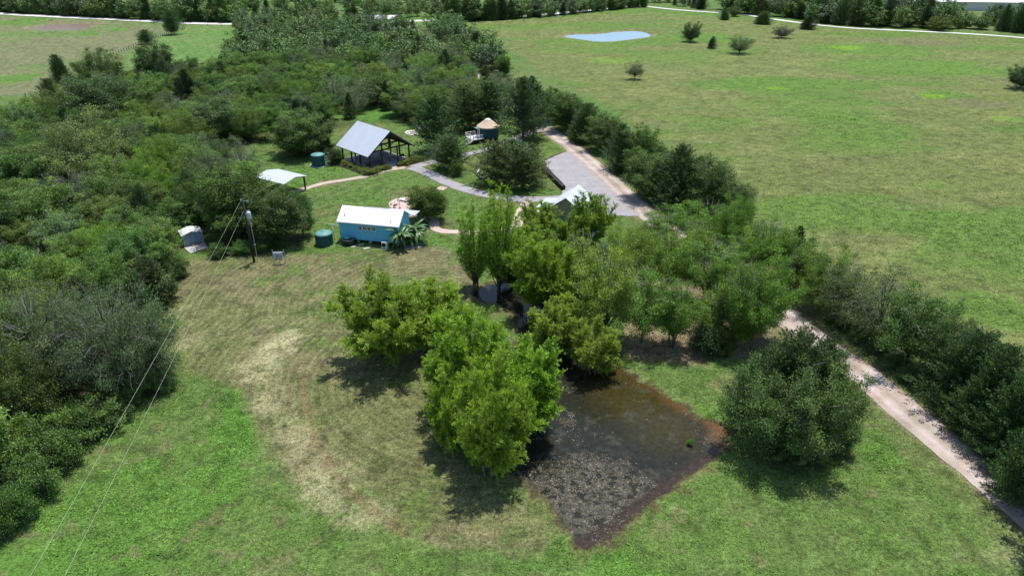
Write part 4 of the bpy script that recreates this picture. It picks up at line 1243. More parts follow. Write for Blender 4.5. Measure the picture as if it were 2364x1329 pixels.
def broad(seed, h=8, r=3.6, base=.2, nc=44, nsub=11, nl=52, ll=.16, gray=0, trunk=.17, stems=1, open_=.0, rough=.45, tuft=.30):
    rng = np.random.default_rng(seed)
    cz, az = h * (1 + base) / 2, h * (1 - base) / 2
    fork = max(h * .22, h * base * .8)
    ax = np.array([r, r, az])
    P0, P1, TP, LL = leaders(rng, nc, h, r, base, fork, rough)
    P, T, OUT = [], [], []
    for i in range(nc):
        tone = rng.normal(.5, .13)
        m_ = max(int(nsub * (.45 + LL[i] / r * .6)), 4)
        s_ = 1 - rng.random(m_) ** 1.35 * .62
        c = curve(P0[i], P1[i], TP[i], s_)
        side = unit(rng.normal(size=(m_, 3)) * [1, 1, .7])
        off = (1.25 - s_) * min(r, 4) * .34 * rng.uniform(.3, 1.2, m_) + .05
        c = c + side * off[:, None]
        out = unit(c - [0, 0, cz * .8])
        for j in range(m_):
            m = int(nl * rng.uniform(.45, 1.45))
            q = tuft * rng.uniform(.6, 1.35)
            g = rng.normal(size=(m, 3)) * [q, q, q * .5]
            P.append(c[j] + g + out[j] * q * .3)
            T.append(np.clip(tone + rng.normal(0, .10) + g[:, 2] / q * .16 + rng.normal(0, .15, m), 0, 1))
            OUT.append(np.repeat(out[j][None], m, 0))
    P, T, OUT = np.concatenate(P), np.concatenate(T), np.concatenate(OUT)
    keep = P[:, 2] > .12
    P, T, OUT = P[keep], T[keep], OUT[keep]
    n = len(P)
    D = unit(OUT * .5 + rng.normal(size=(n, 3)) * .75 + [0, 0, .1])
    L = rng.uniform(.7, 1.35, n) * ll
    V, F = leaves_arrays(P, D, L, L * rng.uniform(.45, .75, n), rng, .8, OUT)
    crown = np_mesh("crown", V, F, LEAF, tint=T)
    mb = MB()
    for k in range(stems):
        a = 2 * pi * k / max(stems, 1) + rng.uniform(0, 1)
        o = Vector((cos(a), sin(a), 0)) * (.25 if stems > 1 else 0)
        mb.tube([o + Vector((0, 0, -.15)), o * 1.3 + Vector((rng.normal(0, .08), rng.normal(0, .08), fork * .5)), o * 2 + Vector((0, 0, fork)), o * 3.5 + Vector((rng.normal(0, .3), rng.normal(0, .3), h * .62)), Vector((o.x * 4, o.y * 4, h * .9))],
                [trunk, trunk * .85, trunk * .75, trunk * .42, .02], 7, False)
    for i in range(nc):
        pts = curve(P0[i], P1[i], TP[i], np.linspace(0, .95, 5))
        mb.tube(list(pts), [trunk * .45, trunk * .36, trunk * .27, trunk * .17, .012], 5, False)
    tw = None
    if gray:
        hub = np.array([0, 0, cz])
        n0 = len(mb.f)
        for _ in range(gray):
            d = unit(rng.normal(size=(1, 3)) + [0, 0, .5])[0]
            p1 = hub + d * ax * rng.uniform(.80, 1.08)
            p0 = hub + d * ax * .4
            m = (p0 + p1) / 2 + rng.normal(size=3) * .35
            mb.tube([p0, m, p1], [.034, .022, .008], 3, False)
            for _k in range(5):
                s0 = m + (p1 - m) * rng.uniform(-.3, .9)
                s1 = s0 + (d * .4 + rng.normal(size=3) * .55) * rng.uniform(.4, 1.0)
                mb.tube([s0, (s0 + s1) / 2 + rng.normal(size=3) * .08, s1], [.016, .011, .005], 3, False)
        tw = n0
    tk_ = mesh_of(mb, "trunk", BARK)
    if tw is not None:
        tk_.materials.append(GREYBARK)
        for i in range(tw, len(tk_.polygons)):
            tk_.polygons[i].material_index = 1
    return Proto(crown, tk_, h, r)

def cedar(seed, h=8, r=2.4, base=.03, np_=210, nl=85, shape=.75, ll=.20, trunk=.15, rag=.25, multi=1):
    rng = np.random.default_rng(seed)
    P, T, D = [], [], []
    mb = MB()
    tops = [(0, 0, 1.0)]
    for k in range(multi - 1):
        a = rng.uniform(0, 2 * pi)
        tops.append((cos(a) * r * .45, sin(a) * r * .45, rng.uniform(.6, .88)))
    for ti, (ox, oy, hs) in enumerate(tops):
        H = h * hs
        n = int(np_ * (1 if ti == 0 else .55))
        for i in range(n):
            t = (i + rng.random()) / n
            t = t ** .9
            z = H * (base + (1 - base) * t * .97)
            R = r * (1 if ti == 0 else .6) * ((1 - t) ** shape * .95 + .07) * (1 if t > .12 else .7 + 2.5 * t)
            a = i * 2.399963 + rng.normal(0, .4)
            ln = R * rng.uniform(1 - rag * 1.4, 1 + rag)
            up = rng.uniform(.25, .8) + t * .7
            d = np.array([cos(a), sin(a), up * .75]); d /= np.linalg.norm(d)
            m = max(int(nl * (ln / r) ** .9 * rng.uniform(.8, 1.2)) + 8, 8)
            s = rng.random(m) ** .62
            start = np.array([ox * (1 - t * .3), oy * (1 - t * .3), z - ln * .35])
            p = start + d * (s * ln * 1.12)[:, None]
            w = (.20 * ln + .08) * (1.05 - s)
            g = rng.normal(size=(m, 3)) * w[:, None]
            g[:, 2] *= .55
            P.append(p + g)
            tn = rng.normal(.45, .13)
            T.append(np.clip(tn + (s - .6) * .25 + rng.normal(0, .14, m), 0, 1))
            D.append(unit(d + rng.normal(size=(m, 3)) * .42))
            if i % 9 == 0 and z < H * .7:
                mb.tube([start, start + Vector(d) * ln * .8], [.05, .012], 4, False)
        mb.tube([(ox * .4, oy * .4, -.15), (ox * .8, oy * .8, H * .4), (ox, oy, H * .93)], [trunk * hs, trunk * .6 * hs, .02], 7, False)
    P, T, D = np.concatenate(P), np.concatenate(T), np.concatenate(D)
    keep = P[:, 2] > .1
    P, T, D = P[keep], T[keep], D[keep]
    n = len(P)
    L = rng.uniform(.75, 1.35, n) * ll
    V, F = leaves_arrays(P, D, L, L * rng.uniform(.3, .55, n), rng, .6)
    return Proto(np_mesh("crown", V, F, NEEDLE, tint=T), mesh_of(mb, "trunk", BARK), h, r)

def willow(seed, h=8, r=3.6, base=.02, nlead=64, nshoot=52, nl=36, ll=.18, trunk=.15, droop=.10, shoot=1.05, stems=4):
    """upright plumes of fine shoots"""
    rng = np.random.default_rng(seed)
    fork = h * .12
    P0, P1, TP, LL = leaders(rng, nlead, h * .95, r * .98, base, fork, .35, .3, .16)
    P, T, D = [], [], []
    for i in range(nlead):
        tone = rng.normal(.48, .09)
        m_ = int(nshoot * (.5 + LL[i] / h * .9))
        s_ = 1 - rng.random(m_) ** 1.2 * .60
        c = curve(P0[i], P1[i], TP[i], s_)
        ax_ = unit((TP[i] - P1[i])[None])[0]
        dirs = unit(ax_ * .75 + np.array([0, 0, .55]) + unit(rng.normal(size=(m_, 3))) * .95)
        ln = shoot * (1.35 - s_ * .55) * rng.uniform(.55, 1.25, m_)
        for j in range(m_):
            m = int(nl * rng.uniform(.7, 1.3))
            s = .08 + .92 * rng.random(m) ** .85
            d = dirs[j]
            p = c[j] + d * (s * ln[j])[:, None]
            p[:, 2] -= droop * s * s * ln[j] * 2
            p += rng.normal(size=(m, 3)) * .055
            P.append(p)
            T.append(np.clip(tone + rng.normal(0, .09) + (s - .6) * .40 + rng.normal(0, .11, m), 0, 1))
            D.append(unit(d + np.array([0, 0, -1.0]) * (droop * 2 * s)[:, None] + rng.normal(size=(m, 3)) * .38))
    P, T, D = np.concatenate(P), np.concatenate(T), np.concatenate(D)
    keep = P[:, 2] > .05
    P, T, D = P[keep], T[keep], D[keep]
    n = len(P)
    L = rng.uniform(.7, 1.3, n) * ll
    V, F = leaves_arrays(P, D, L, L * rng.uniform(.24, .36, n), rng, .8)
    mb = MB()
    for k in range(stems):
        a = 2 * pi * k / stems + rng.uniform(-.4, .4)
        e = Vector((cos(a) * r * .3, sin(a) * r * .3, h * rng.uniform(.65, .85)))
        o = Vector((cos(a) * .3, sin(a) * .3, -.6))
        mb.tube([o, o.lerp(e, .35) + Vector(rng.normal(size=3) * .12), o.lerp(e, .7) + Vector(rng.normal(size=3) * .15), e], [trunk, trunk * .7, trunk * .45, .02], 6, False)
    for i in range(nlead):
        mb.tube(list(curve(P0[i], P1[i], TP[i], np.linspace(0, .95, 5))), [trunk * .5, trunk * .38, trunk * .27, trunk * .16, .01], 5, False)
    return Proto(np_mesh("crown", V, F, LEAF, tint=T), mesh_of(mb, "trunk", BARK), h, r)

OAKS = [broad(11, base=.04, nc=46), broad(12, base=.08, nc=40, gray=12), broad(13, base=.03, nc=50), broad(14, base=.10, nc=42, gray=8), broad(15, base=.04, nc=46, rough=.6)]
DOMES = [broad(16, base=.05, nc=80, nsub=11, nl=54, rough=.22, tuft=.29), broad(17, base=.06, nc=74, nsub=12, nl=54, rough=.28, tuft=.31, gray=6), broad(18, base=.04, nc=86, nsub=10, nl=54, rough=.18, tuft=.27)]
ELMS = [broad(21, r=3.4, base=.22, nc=32, nsub=11, nl=60, ll=.15, gray=12, trunk=.13, stems=2), broad(22, r=3.4, base=.26, nc=28, nsub=11, nl=60, ll=.15, gray=20, trunk=.15, rough=.6), broad(23, r=3.4, base=.18, nc=34, nsub=11, nl=58, ll=.15, gray=12, trunk=.12, stems=3)]
GRAYS = [broad(31, r=3.8, base=.06, nc=44, nsub=10, nl=36, ll=.14, gray=34, trunk=.2), broad(32, r=3.8, base=.10, nc=40, nsub=10, nl=36, ll=.14, gray=28, trunk=.18)]
SHRUBS = [broad(41, h=3, r=1.9, base=.0, nc=30, nsub=9, nl=44, ll=.13, trunk=.05, stems=3, tuft=.2), broad(42, h=3, r=1.9, base=.0, nc=34, nsub=9, nl=40, ll=.12, trunk=.05, stems=4, tuft=.2)]
CEDARS = [cedar(51), cedar(52, shape=.6, r=2.8, multi=2), cedar(53, shape=.55, r=3.1, multi=4, np_=170), cedar(54, shape=.9, r=2.2, rag=.35), cedar(55, shape=.5, r=3.0, multi=3, rag=.35)]
LAWNC = [cedar(56, h=8, r=3.0, base=.22, shape=.5, multi=1, rag=.4, np_=270, nl=95, trunk=.2), cedar(57, h=6, r=3.6, base=.25, shape=.35, multi=3, rag=.45, np_=220, nl=90, trunk=.18), cedar(58, h=8, r=3.2, base=.14, shape=.45, multi=2, rag=.45, np_=190, nl=85, trunk=.2)]
WILLOWS = [willow(61), willow(62, nlead=70), willow(63, nlead=62, r=3.8)]
TALLW = [willow(64, h=13, r=3.6, base=.16, nlead=60, nshoot=36, nl=30, stems=2, trunk=.2, droop=.22, shoot=1.1)]
ROUND = [broad(71, h=5, r=2.6, base=.16, nc=74, nsub=11, nl=46, ll=.15, trunk=.12, stems=3, rough=.12, tuft=.28)]
BIGOAK = [broad(91, h=9, r=6.2, base=.03, nc=95, nsub=12, ll=.17, tuft=.36), broad(92, h=9, r=6.2, base=.05, nc=88, nsub=12, ll=.17, tuft=.36, gray=14)]
BIGGRAY = [broad(93, h=9, r=6.4, base=.06, nc=92, nsub=11, nl=40, ll=.15, gray=60, trunk=.24), broad(94, h=9, r=6.4, base=.08, nc=84, nsub=11, nl=40, ll=.15, gray=50, trunk=.22)]
BIGCED = [cedar(95, h=9, r=5.4, shape=.5, multi=5, np_=330, nl=150, rag=.3), cedar(96, h=9, r=5.0, shape=.6, multi=4, np_=330, nl=140, rag=.35)]
def sized(proto, r):
    """a wide tree gets a crown grown wide, not a small one stretched"""
    if r / proto.r > 1.22:
        for fam, big in ((OAKS, BIGOAK), (GRAYS, BIGGRAY), (CEDARS, BIGCED), (ELMS, BIGOAK)):
            if proto in fam:
                return big[fam.index(proto) % 2]
    return proto

REG = []   # everything planted: (x, y, radius)
def plant(kind, proto, x, y, h, r, col, label, cat="tree", group=None, rz=None, z=0):
    proto = sized(proto, r)
    t = thing(kind, label, cat, (x, y, z), random.uniform(0, 6.28) if rz is None else rz, group)
    t.scale = (r / proto.r, r / proto.r, h / proto.h)
    c = link(bpy.data.objects.new("crown", proto.crown), t)
    c.color = (*col, 1)
    link(bpy.data.objects.new("trunk", proto.trunk), t)
    REG.append((x, y, r))
    return t

def jc(c, k=.14):
    v = random.uniform(1 - k, 1 + k)
    return tuple(x * v * random.uniform(.93, 1.07) for x in c)

C_WIL = (.235, .365, .052)
C_WILY = (.270, .365, .062)
C_ELM = (.145, .262, .052)
C_ELMY = (.195, .290, .060)
C_OAK = (.108, .200, .055)
C_OAKL = (.160, .255, .074)
C_OAKY = (.155, .235, .052)
C_GRY = (.135, .200, .100)
C_CED = (.072, .134, .048)
C_CEDB = (.088, .125, .042)
C_SHR = (.1,.17,.05)

def px_tree(kind, protos, xc, yb, yt, hw, col, label, cat="tree", group=None, rz=None, z=0):
    x, y, h, s = stand(xc, yb, yt)
    return plant(kind, random.choice(protos), x, y, h, hw * s, jc(col, .06), label, cat, group, rz, z)

# willows round the near pond
WG = "willows around the pond"
for (xc, yb, yt, hw, col, pi_, lab) in (
    (882, 822, 628, 112, C_WIL, 0, "bright green willow shading the dry mown grass at the left end of the clump"),
    (1010, 800, 632, 104, C_WIL, 1, "bright green willow at the back of the clump, nearest the pond arm"),
    (1085, 925, 712, 112, C_WIL, 2, "bright green willow in the middle of the clump beside the pond"),
    (1205, 1000, 782, 122, C_WIL, 0, "tall yellowish green willow leaning over the open water of the near pond"),
    (1040, 1030, 850, 78, C_WIL, 1, "smaller willow on the left flank of the clump above the mown grass"),
    (1128, 1095, 850, 100, C_WIL, 2, "nearest willow of the clump with drooping shoots above the left bank of the pond"),
    (1278, 812, 680, 76, C_WILY, 1, "olive yellow willow bush between the pond arm and the grove"),
    (1372, 858, 748, 66, C_WILY, 2, "low yellow green willow bush hanging over the brown shallows"),
    (1262, 720, 540, 84, (.215, .335, .050), 1, "wide dark willow leaning over the far arm of the pond"),
    (1215, 600, 520, 60, (.215, .335, .050), 0, "willow with drooping shoots behind the tall willow by the pond")):
    px_tree("willow_tree", [WILLOWS[pi_]], xc, yb, yt, hw, col, lab, group=WG, z=-.2)
px_tree("willow_tree", [TALLW[0]], 1150, 674, 418, 60, C_WIL, "tallest slender willow with a bare trunk standing in the pond arm", group=WG, z=-.4)
px_tree("willow_tree", [TALLW[0]], 1096, 662, 462, 48, C_WIL, "slender willow leaning left of the tallest one in the pond arm", group=WG, z=-.4)
px_tree("willow_tree", [WILLOWS[0]], 1185, 655, 560, 34, (.09, .15, .034), "small willow tucked under the tall slender willow at the water's edge", group=WG, z=-.3)
for (xc, yb, yt, hw, lab) in ((1250, 555, 468, 50, "light green willow left of the metal gable roof"), (1372, 565, 448, 52, "light green open willow covering the right side of the metal gable roof"), (1310, 575, 500, 40, "light green willow in front of the gable end with the metal roof")):
    px_tree("willow_tree", [WILLOWS[2]], xc, yb, yt, hw, (.22, .34, .06), lab, group="willows in front of the small gabled building")

gx_, gy_ = G(1592, 1024)
plant("reed_clump", SHRUBS[1], gx_, gy_, .8, .38, (.12, .28, .03), "small bright green clump of weed standing in the pond near its right corner", "plant", z=-.15)

# grove of elms on bare pink earth
ORD = ["first", "second", "third", "fourth", "fifth", "sixth", "seventh", "eighth", "ninth", "tenth", "eleventh", "twelfth", "thirteenth", "fourteenth", "fifteenth", "sixteenth"]
GG = "elms of the grove on bare pink earth"
grove = [(1405, 782, 560, 80, C_ELMY, "light green elm at the left edge of the grove behind the yellow willow bushes"),
         (1345, 680, 528, 66, C_ELMY, "olive green elm between the wide dark willow and the grove"),
         (1490, 790, 620, 74, C_ELM, "leafy elm at the front of the grove, over the shaded earth beside the pond corner"),
         (1455, 665, 505, 74, C_ELMY, "yellowish elm with dark forked limbs in the left half of the grove"),
         (1560, 800, 640, 66, C_ELM, "thin trunked elm leaning right at the front edge of the grove"),
         (1545, 680, 520, 66, C_ELM, "bushy green elm in the middle of the grove"),
         (1530, 560, 478, 60, C_ELM, "dense elm at the end of the open driveway, back of the grove"),
         (1640, 700, 545, 70, C_ELM, "elm with upright grey trunk in the centre of the grove"),
         (1625, 585, 455, 62, C_ELM, "elm at the back of the grove beside the dark roadside cedars"),
         (1700, 610, 440, 66, C_ELM, "tall elm at the back right of the grove against the pasture"),
         (1650, 790, 655, 60, C_ELM, "slim elm at the front of the grove beside the round dark bush"),
         (1708, 800, 600, 64, C_ELM, "dark leaved elm right of the round bush at the front of the grove"),
         (1752, 785, 585, 100, C_ELM, "large spreading elm with a bare leaning trunk beside the driveway"),
         (1765, 650, 500, 58, C_ELM, "elm over the driveway behind the large spreading elm"),
         (1600, 620, 500, 55, C_ELMY, "yellowish elm in the middle back of the grove"),
         (1690, 660, 540, 50, C_ELM, "narrow elm with grey twigs over the pink earth")]
for (xc, yb, yt, hw, col, lab) in grove:
    px_tree("elm_tree", ELMS, xc, yb, yt, hw * 1.0, col, lab, group=GG)
px_tree("round_bush", SHRUBS, 1628, 812, 735, 50, (.055, .11, .05), "round blue green bush at the front of the grove", "bush")
px_tree("round_bush", SHRUBS, 1675, 815, 752, 30, (.11, .16, .035), "yellow green bush touching the round blue green bush at the front of the grove", "bush")
px_tree("broadleaf_tree", OAKS, 1400, 700, 590, 60, C_GRY, "grey green tree with bare twigs between the willows and the grove", group=GG)

# dark trees along the far side of the driveway
RG = "dark trees in the row beside the driveway"
row = [(1218, 268, 182, 30), (1255, 285, 205, 32), (1300, 305, 222, 38), (1345, 330, 245, 40), (1385, 352, 272, 40), (1425, 395, 292, 42), (1478, 405, 292, 48),
       (1500, 462, 352, 56), (1560, 480, 340, 66), (1618, 490, 372, 56), (1675, 505, 425, 50)]
for i, (xc, yb, yt, hw) in enumerate(row):
    p = CEDARS if i in (0, 3, 5, 8) else DOMES
    px_tree("cedar_tree" if p is CEDARS else "broadleaf_tree", p, xc + 10, yb - 4, yt - 6, hw * 1.16, C_CED if p is CEDARS else (.100, .17, .05),
            "dark %s, %s from the far end of the row along the open driveway" % ("cedar" if p is CEDARS else "leafy tree", ORD[i]), group=RG)
px_tree("cedar_tree", [CEDARS[0]], 1838, 640, 520, 34, C_CED, "small dark pointed cedar at the pasture edge right of the grove", group=RG)
row2 = [(1812, 650, 500, 50, 'e'), (1858, 690, 560, 52, 'o'), (1905, 720, 585, 66, 'e'), (1965, 760, 600, 66, 'g'), (2030, 805, 640, 76, 'g'), (2105, 855, 660, 76, 'o'), (2165, 900, 720, 60, 'o'), (2225, 950, 765, 92, 'c'),
        (2290, 1010, 800, 84, 'c'), (2350, 1075, 850, 84, 'c'), (2440, 1180, 900, 100, 'c'), (2540, 1290, 930, 110, 'o')]
nm = {'e': ("elm_tree", ELMS, C_ELM, "green elm"), 'g': ("broadleaf_tree", GRAYS, (.12,.16,.07), "grey twigged tree"), 'o': ("broadleaf_tree", OAKS, (.095,.16,.05), "dark leafy tree"), 'c': ("cedar_tree", CEDARS, C_CED, "dark cedar")}
for i, (xc, yb, yt, hw, k) in enumerate(row2):
    a = nm[k]
    px_tree(a[0], a[1], xc + (14 if i > 3 else 2), yb - (13 if i > 3 else 4), yt, hw * 1.16, a[2], "%s, %s tree from the grove in the row beside the nearer driveway" % (a[3], ORD[i]), group=RG)
for i, (x, y) in enumerate([(1895, 745), (1925, 765), (1960, 790), (2000, 818), (2045, 850), (2080, 885), (2120, 905), (2165, 945), (2205, 975), (2260, 1030), (2300, 1070), (2350, 1110)]):
    gx_, gy_ = G(x + 24, y - 4)
    r_ = random.uniform(1.0, 1.8)
    plant("shrub", random.choice(SHRUBS), gx_, gy_, r_ * 1.3, r_, jc((.10, .17, .055)), "low green brush at the foot of the nearer driveway trees, %s from the grove" % ORD[i], "shrub", "brush under the driveway trees")
# the mound of cedar and brush by the pond corner
BG = "trees of the thicket by the pond corner"
px_tree("cedar_tree", [CEDARS[2]], 1835, 985, 768, 118, C_CED, "dark cedar forming the top of the thicket by the pond corner", group=BG)
px_tree("broadleaf_tree", [OAKS[0]], 1775, 1045, 850, 92, (.105, .17, .06), "leafy green tree on the pond side of the thicket", group=BG)
px_tree("broadleaf_tree", [OAKS[3]], 1865, 1065, 845, 98, (.105, .175, .06), "pale green leafy tree at the front of the thicket by the pond corner", group=BG)
px_tree("broadleaf_tree", [OAKS[2]], 1930, 1020, 850, 72, (.100, .17, .05), "leafy green tree on the driveway side of the thicket", group=BG)
px_tree("cedar_tree", [CEDARS[4]], 1740, 965, 830, 60, C_CED, "low dark cedar at the left edge of the thicket", group=BG)
px_tree("cedar_tree", [CEDARS[3]], 1900, 930, 780, 62, C_CED, "ragged dark cedar overhanging the driveway beside the thicket", group=BG)

for i, (x, y) in enumerate([(1720, 1000), (1745, 1040), (1790, 1078), (1840, 1092), (1890, 1085), (1935, 1055), (1965, 1010)]):
    gx_, gy_ = G(x, y)
    plant("shrub", random.choice(SHRUBS), gx_, gy_ + .6, random.uniform(1.4, 2.2), random.uniform(1.1, 1.6), jc((.12, .19, .065)), "low green brush round the foot of the thicket, %s from the pond corner" % ORD[i], "shrub", "brush round the thicket")
# cedars on the lawn
LG = "cedars standing on the lawn"
for (pi_, xc, yb, yt, hw, lab) in (
    (0, 1000, 350, 224, 54, "tall dark cedar on the lawn between the pavilion and the yurt"),
    (1, 1036, 392, 318, 48, "low flat topped cedar on the loop lawn just right of the tall one"),
    (2, 1142, 424, 326, 62, "leftmost cedar of the big clump, its foot behind the white log"),
    (2, 1192, 436, 335, 62, "nearest cedar of the big clump in the loop of the path"),
    (2, 1228, 424, 345, 44, "rightmost cedar of the big clump beside the black timber wall"),
    (0, 1178, 400, 322, 60, "dark cedar at the back of the big clump in the loop of the path"),
    (0, 1208, 338, 180, 54, "tall dark cedar just right of the round tent"),
    (0, 1232, 318, 196, 40, "dark cedar between the round tent and the driveway"),
    (0, 1130, 296, 190, 48, "tall dark cedar right behind the round tent"),
    (2, 1072, 302, 196, 56, "tall dark cedar left behind the round tent")):
    px_tree("cedar_tree", [LAWNC[pi_]], xc, yb, yt, hw, C_CEDB if pi_ == 2 else C_CED, lab, group=LG)
px_tree("young_tree", [SHRUBS[0]], 1054, 406, 370, 15, C_OAK, "small young tree with its own round shadow on the loop lawn", group=None)
px_tree("round_tree", ROUND, 987, 508, 434, 44, (.098, .152, .036), "round leafy tree on the patio behind the blue house")
px_tree("broadleaf_tree", [DOMES[0]], 690, 356, 258, 70, C_OAK, "large round dark bushy tree on the lawn left of the pavilion")
px_tree("shrub", SHRUBS, 772, 378, 336, 24, (.055, .10, .034), "dark shrub against the left end of the pavilion", "shrub")
px_tree("shrub", SHRUBS, 748, 350, 318, 22, (.055, .10, .034), "dark shrub between the large round tree and the pavilion", "shrub")

BED = "leafy plants in the beds of the pavilion"
for i, (x, y, r) in enumerate([(774, 372, .8), (786, 377, 1.0), (800, 382, 1.0), (813, 386, 1.0), (826, 392, 1.0), (839, 397, 1.1), (850, 403, 1.1), (862, 402, 1.1), (873, 397, 1.1), (884, 393, 1.0), (895, 390, .9), (846, 394, .9), (858, 394, .9),
                               (925, 383, .8), (936, 380, 1.0), (948, 377, 1.0), (960, 373, 1.1), (972, 371, .9), (952, 368, .8), (850, 384, .6), (880, 384, .6)]):
    gx, gy = G(x, y)
    lab = ("yellow green plant, %s from the left in the long bed before the pavilion" % ORD[i]) if i < 13 else ("yellow green plant, %s in the bed right of the pavilion entrance" % ORD[i - 13]) if i < 19 else ("dark potted shrub at the foot of the pavilion post, %s" % ("left one", "right one")[i - 19])
    plant("bed_plant", SHRUBS[i % 2], gx, gy, r * random.uniform(1.0, 1.4), r * 1.12, jc((.15, .20, .05) if i < 19 else C_OAK), lab, "plant", BED if i < 19 else None)

# lone trees in the pasture
for (kind, pr, xc, yb, yt, hw, col, lab) in (
    ("bush", GRAYS, 1467, 183, 137, 24, (.085, .13, .06), "lone grey green bush in the middle of the pasture below the blue pond"),
    ("bush", OAKS, 1595, 97, 52, 24, (.045, .085, .028), "dark round tree right of the blue pond"),
    ("bush", CEDARS, 1646, 112, 84, 13, C_CED, "small dark cedar bush beside the dark round tree in the pasture"),
    ("bush", GRAYS, 1709, 124, 82, 31, (.10, .14, .07), "wide pale green bush in the pasture"),
    ("bush", GRAYS, 1806, 88, 60, 25, (.07, .075, .06), "grey brown bare twigged bush below the field track"),
    ("bush", CEDARS, 1672, 46, 22, 14, C_CED, "small dark cedar beside the pale bush on the field track"),
    ("bush", OAKS, 1697, 38, 12, 20, (.085, .13, .055), "pale round bush on the field track"),
    ("bush", CEDARS, 1765, 56, 26, 22, C_CED, "dark cedar bush just below the field track"),
    ("bush", CEDARS, 1869, 68, 36, 20, (.05, .07, .03), "dark brownish bush on the near edge of the field track"),
    ("bush", OAKS, 2168, 71, 38, 30, (.13, .185, .04), "yellow green round bush beyond the field track"),
    ("bush", OAKS, 2366, 205, 152, 36, (.05, .09, .035), "dark bush at the far right of the pasture"),
    ("cedar_tree", CEDARS, 133, 190, 126, 24, C_CED, "leaning dark cedar by the fence corner in the far left field"),
    ("bush", LAWNC, 336, 102, 70, 20, C_CED, "flat topped dark tree on the fence line"),
    ("bush", LAWNC, 396, 80, 25, 22, C_CED, "tallest dark tree on the fence line near the white road")):
    px_tree(kind if kind != "bush" else "field_tree", pr, xc, yb, yt, hw, col, lab)

# big named crowns of the left wood
for (pr, xc, yb, yt, hw, col, lab) in (
    (OAKS[0], 180, 440, 255, 120, (0.167, 0.225, 0.090), "very large pale green pecan crown in the left wood"),
    (GRAYS[0], 165, 520, 395, 70, (0.145, 0.174, 0.123), "tangle of bare grey branches below the large pale crown in the left wood"),
    (DOMES[0], 360, 205, 98, 44, (0.087, 0.152, 0.058), "round dark green tree standing above the wood edge near the fence"),
    (OAKS[3], 220, 215, 112, 56, (0.090, 0.145, 0.052), "broad dark tree at the wood edge by the leaning cedar"),
    (DOMES[1], 215, 300, 165, 76, (0.084, 0.162, 0.061), "big leafy dark green tree at the far left edge of the wood"),
    (DOMES[2], 480, 330, 225, 78, (0.104, 0.162, 0.067), "rounded grey green tree in the wood left of the pavilion lawn"),
    (OAKS[4], 375, 440, 300, 62, C_OAKY, "olive yellow tree in the middle of the left wood"),
    (DOMES[0], 540, 545, 385, 80, (0.099, 0.171, 0.049), "leafy tree behind the utility pole"),
    (DOMES[1], 632, 562, 424, 70, (0.096, 0.177, 0.052), "leafy tree in front of the small open shelter roof"),
    (OAKS[2], 693, 545, 440, 38, (0.087, 0.167, 0.058), "leafy tree at the right tip of the wood near the blue house"),
    (ELMS[0], 470, 520, 380, 66, (0.093, 0.160, 0.052), "dark elm above the metal shed"),
    (CEDARS[1], 440, 500, 390, 50, C_CED, "dark cedar behind the metal shed"),
    (CEDARS[2], 340, 700, 590, 62, C_CEDB, "brownish cedar at the wood edge left of the yard"),
    (GRAYS[0], 90, 900, 660, 130, (0.138, 0.181, 0.102), "large grey green tree full of bare twigs at the left edge of the photo"),
    (GRAYS[1], 250, 905, 660, 140, (0.131, 0.174, 0.099), "large grey green tree with forked bare trunk at the wood edge"),
    (GRAYS[0], 330, 890, 735, 80, (0.119, 0.171, 0.087), "grey green tree leaning over the yard edge under the wires"),
    (OAKS[4], 25, 1010, 760, 80, (0.102, 0.167, 0.049), "yellow green tree at the very left edge under the grey trees")):
    k = "cedar_tree" if pr in CEDARS else "broadleaf_tree"
    px_tree(k, [pr], xc, yb, yt, hw, col, lab, group="marked trees of the left wood")

# shrubs along the near wood edge
SG = "shrubs along the wood edge at lower left"
for i, (xc, yb, yt, hw) in enumerate([(370, 895, 845, 34), (290, 930, 880, 40), (235, 985, 925, 52), (165, 1010, 925, 62), (130, 1075, 985, 60), (60, 1075, 960, 70), (80, 1140, 1050, 55), (15, 1120, 1000, 60), (30, 1205, 1110, 52), (-20, 1240, 1130, 45)]):
    px_tree("shrub", SHRUBS, xc, yb, yt, hw, (0.113, 0.196, 0.058), "leafy green shrub, %s from the yard corner along the lower left wood edge" % ORD[i], "shrub", SG)
for i, (xc, yb, yt, hw) in enumerate([(600, 580, 552, 26), (560, 585, 556, 24), (652, 570, 550, 18), (505, 590, 560, 24), (410, 640, 590, 26), (385, 690, 640, 26)]):
    px_tree("shrub", SHRUBS, xc, yb, yt, hw, (0.087, 0.174, 0.049), "low green shrub, %s of those fringing the yard near the metal shed" % ORD[i], "shrub", "shrubs fringing the yard")

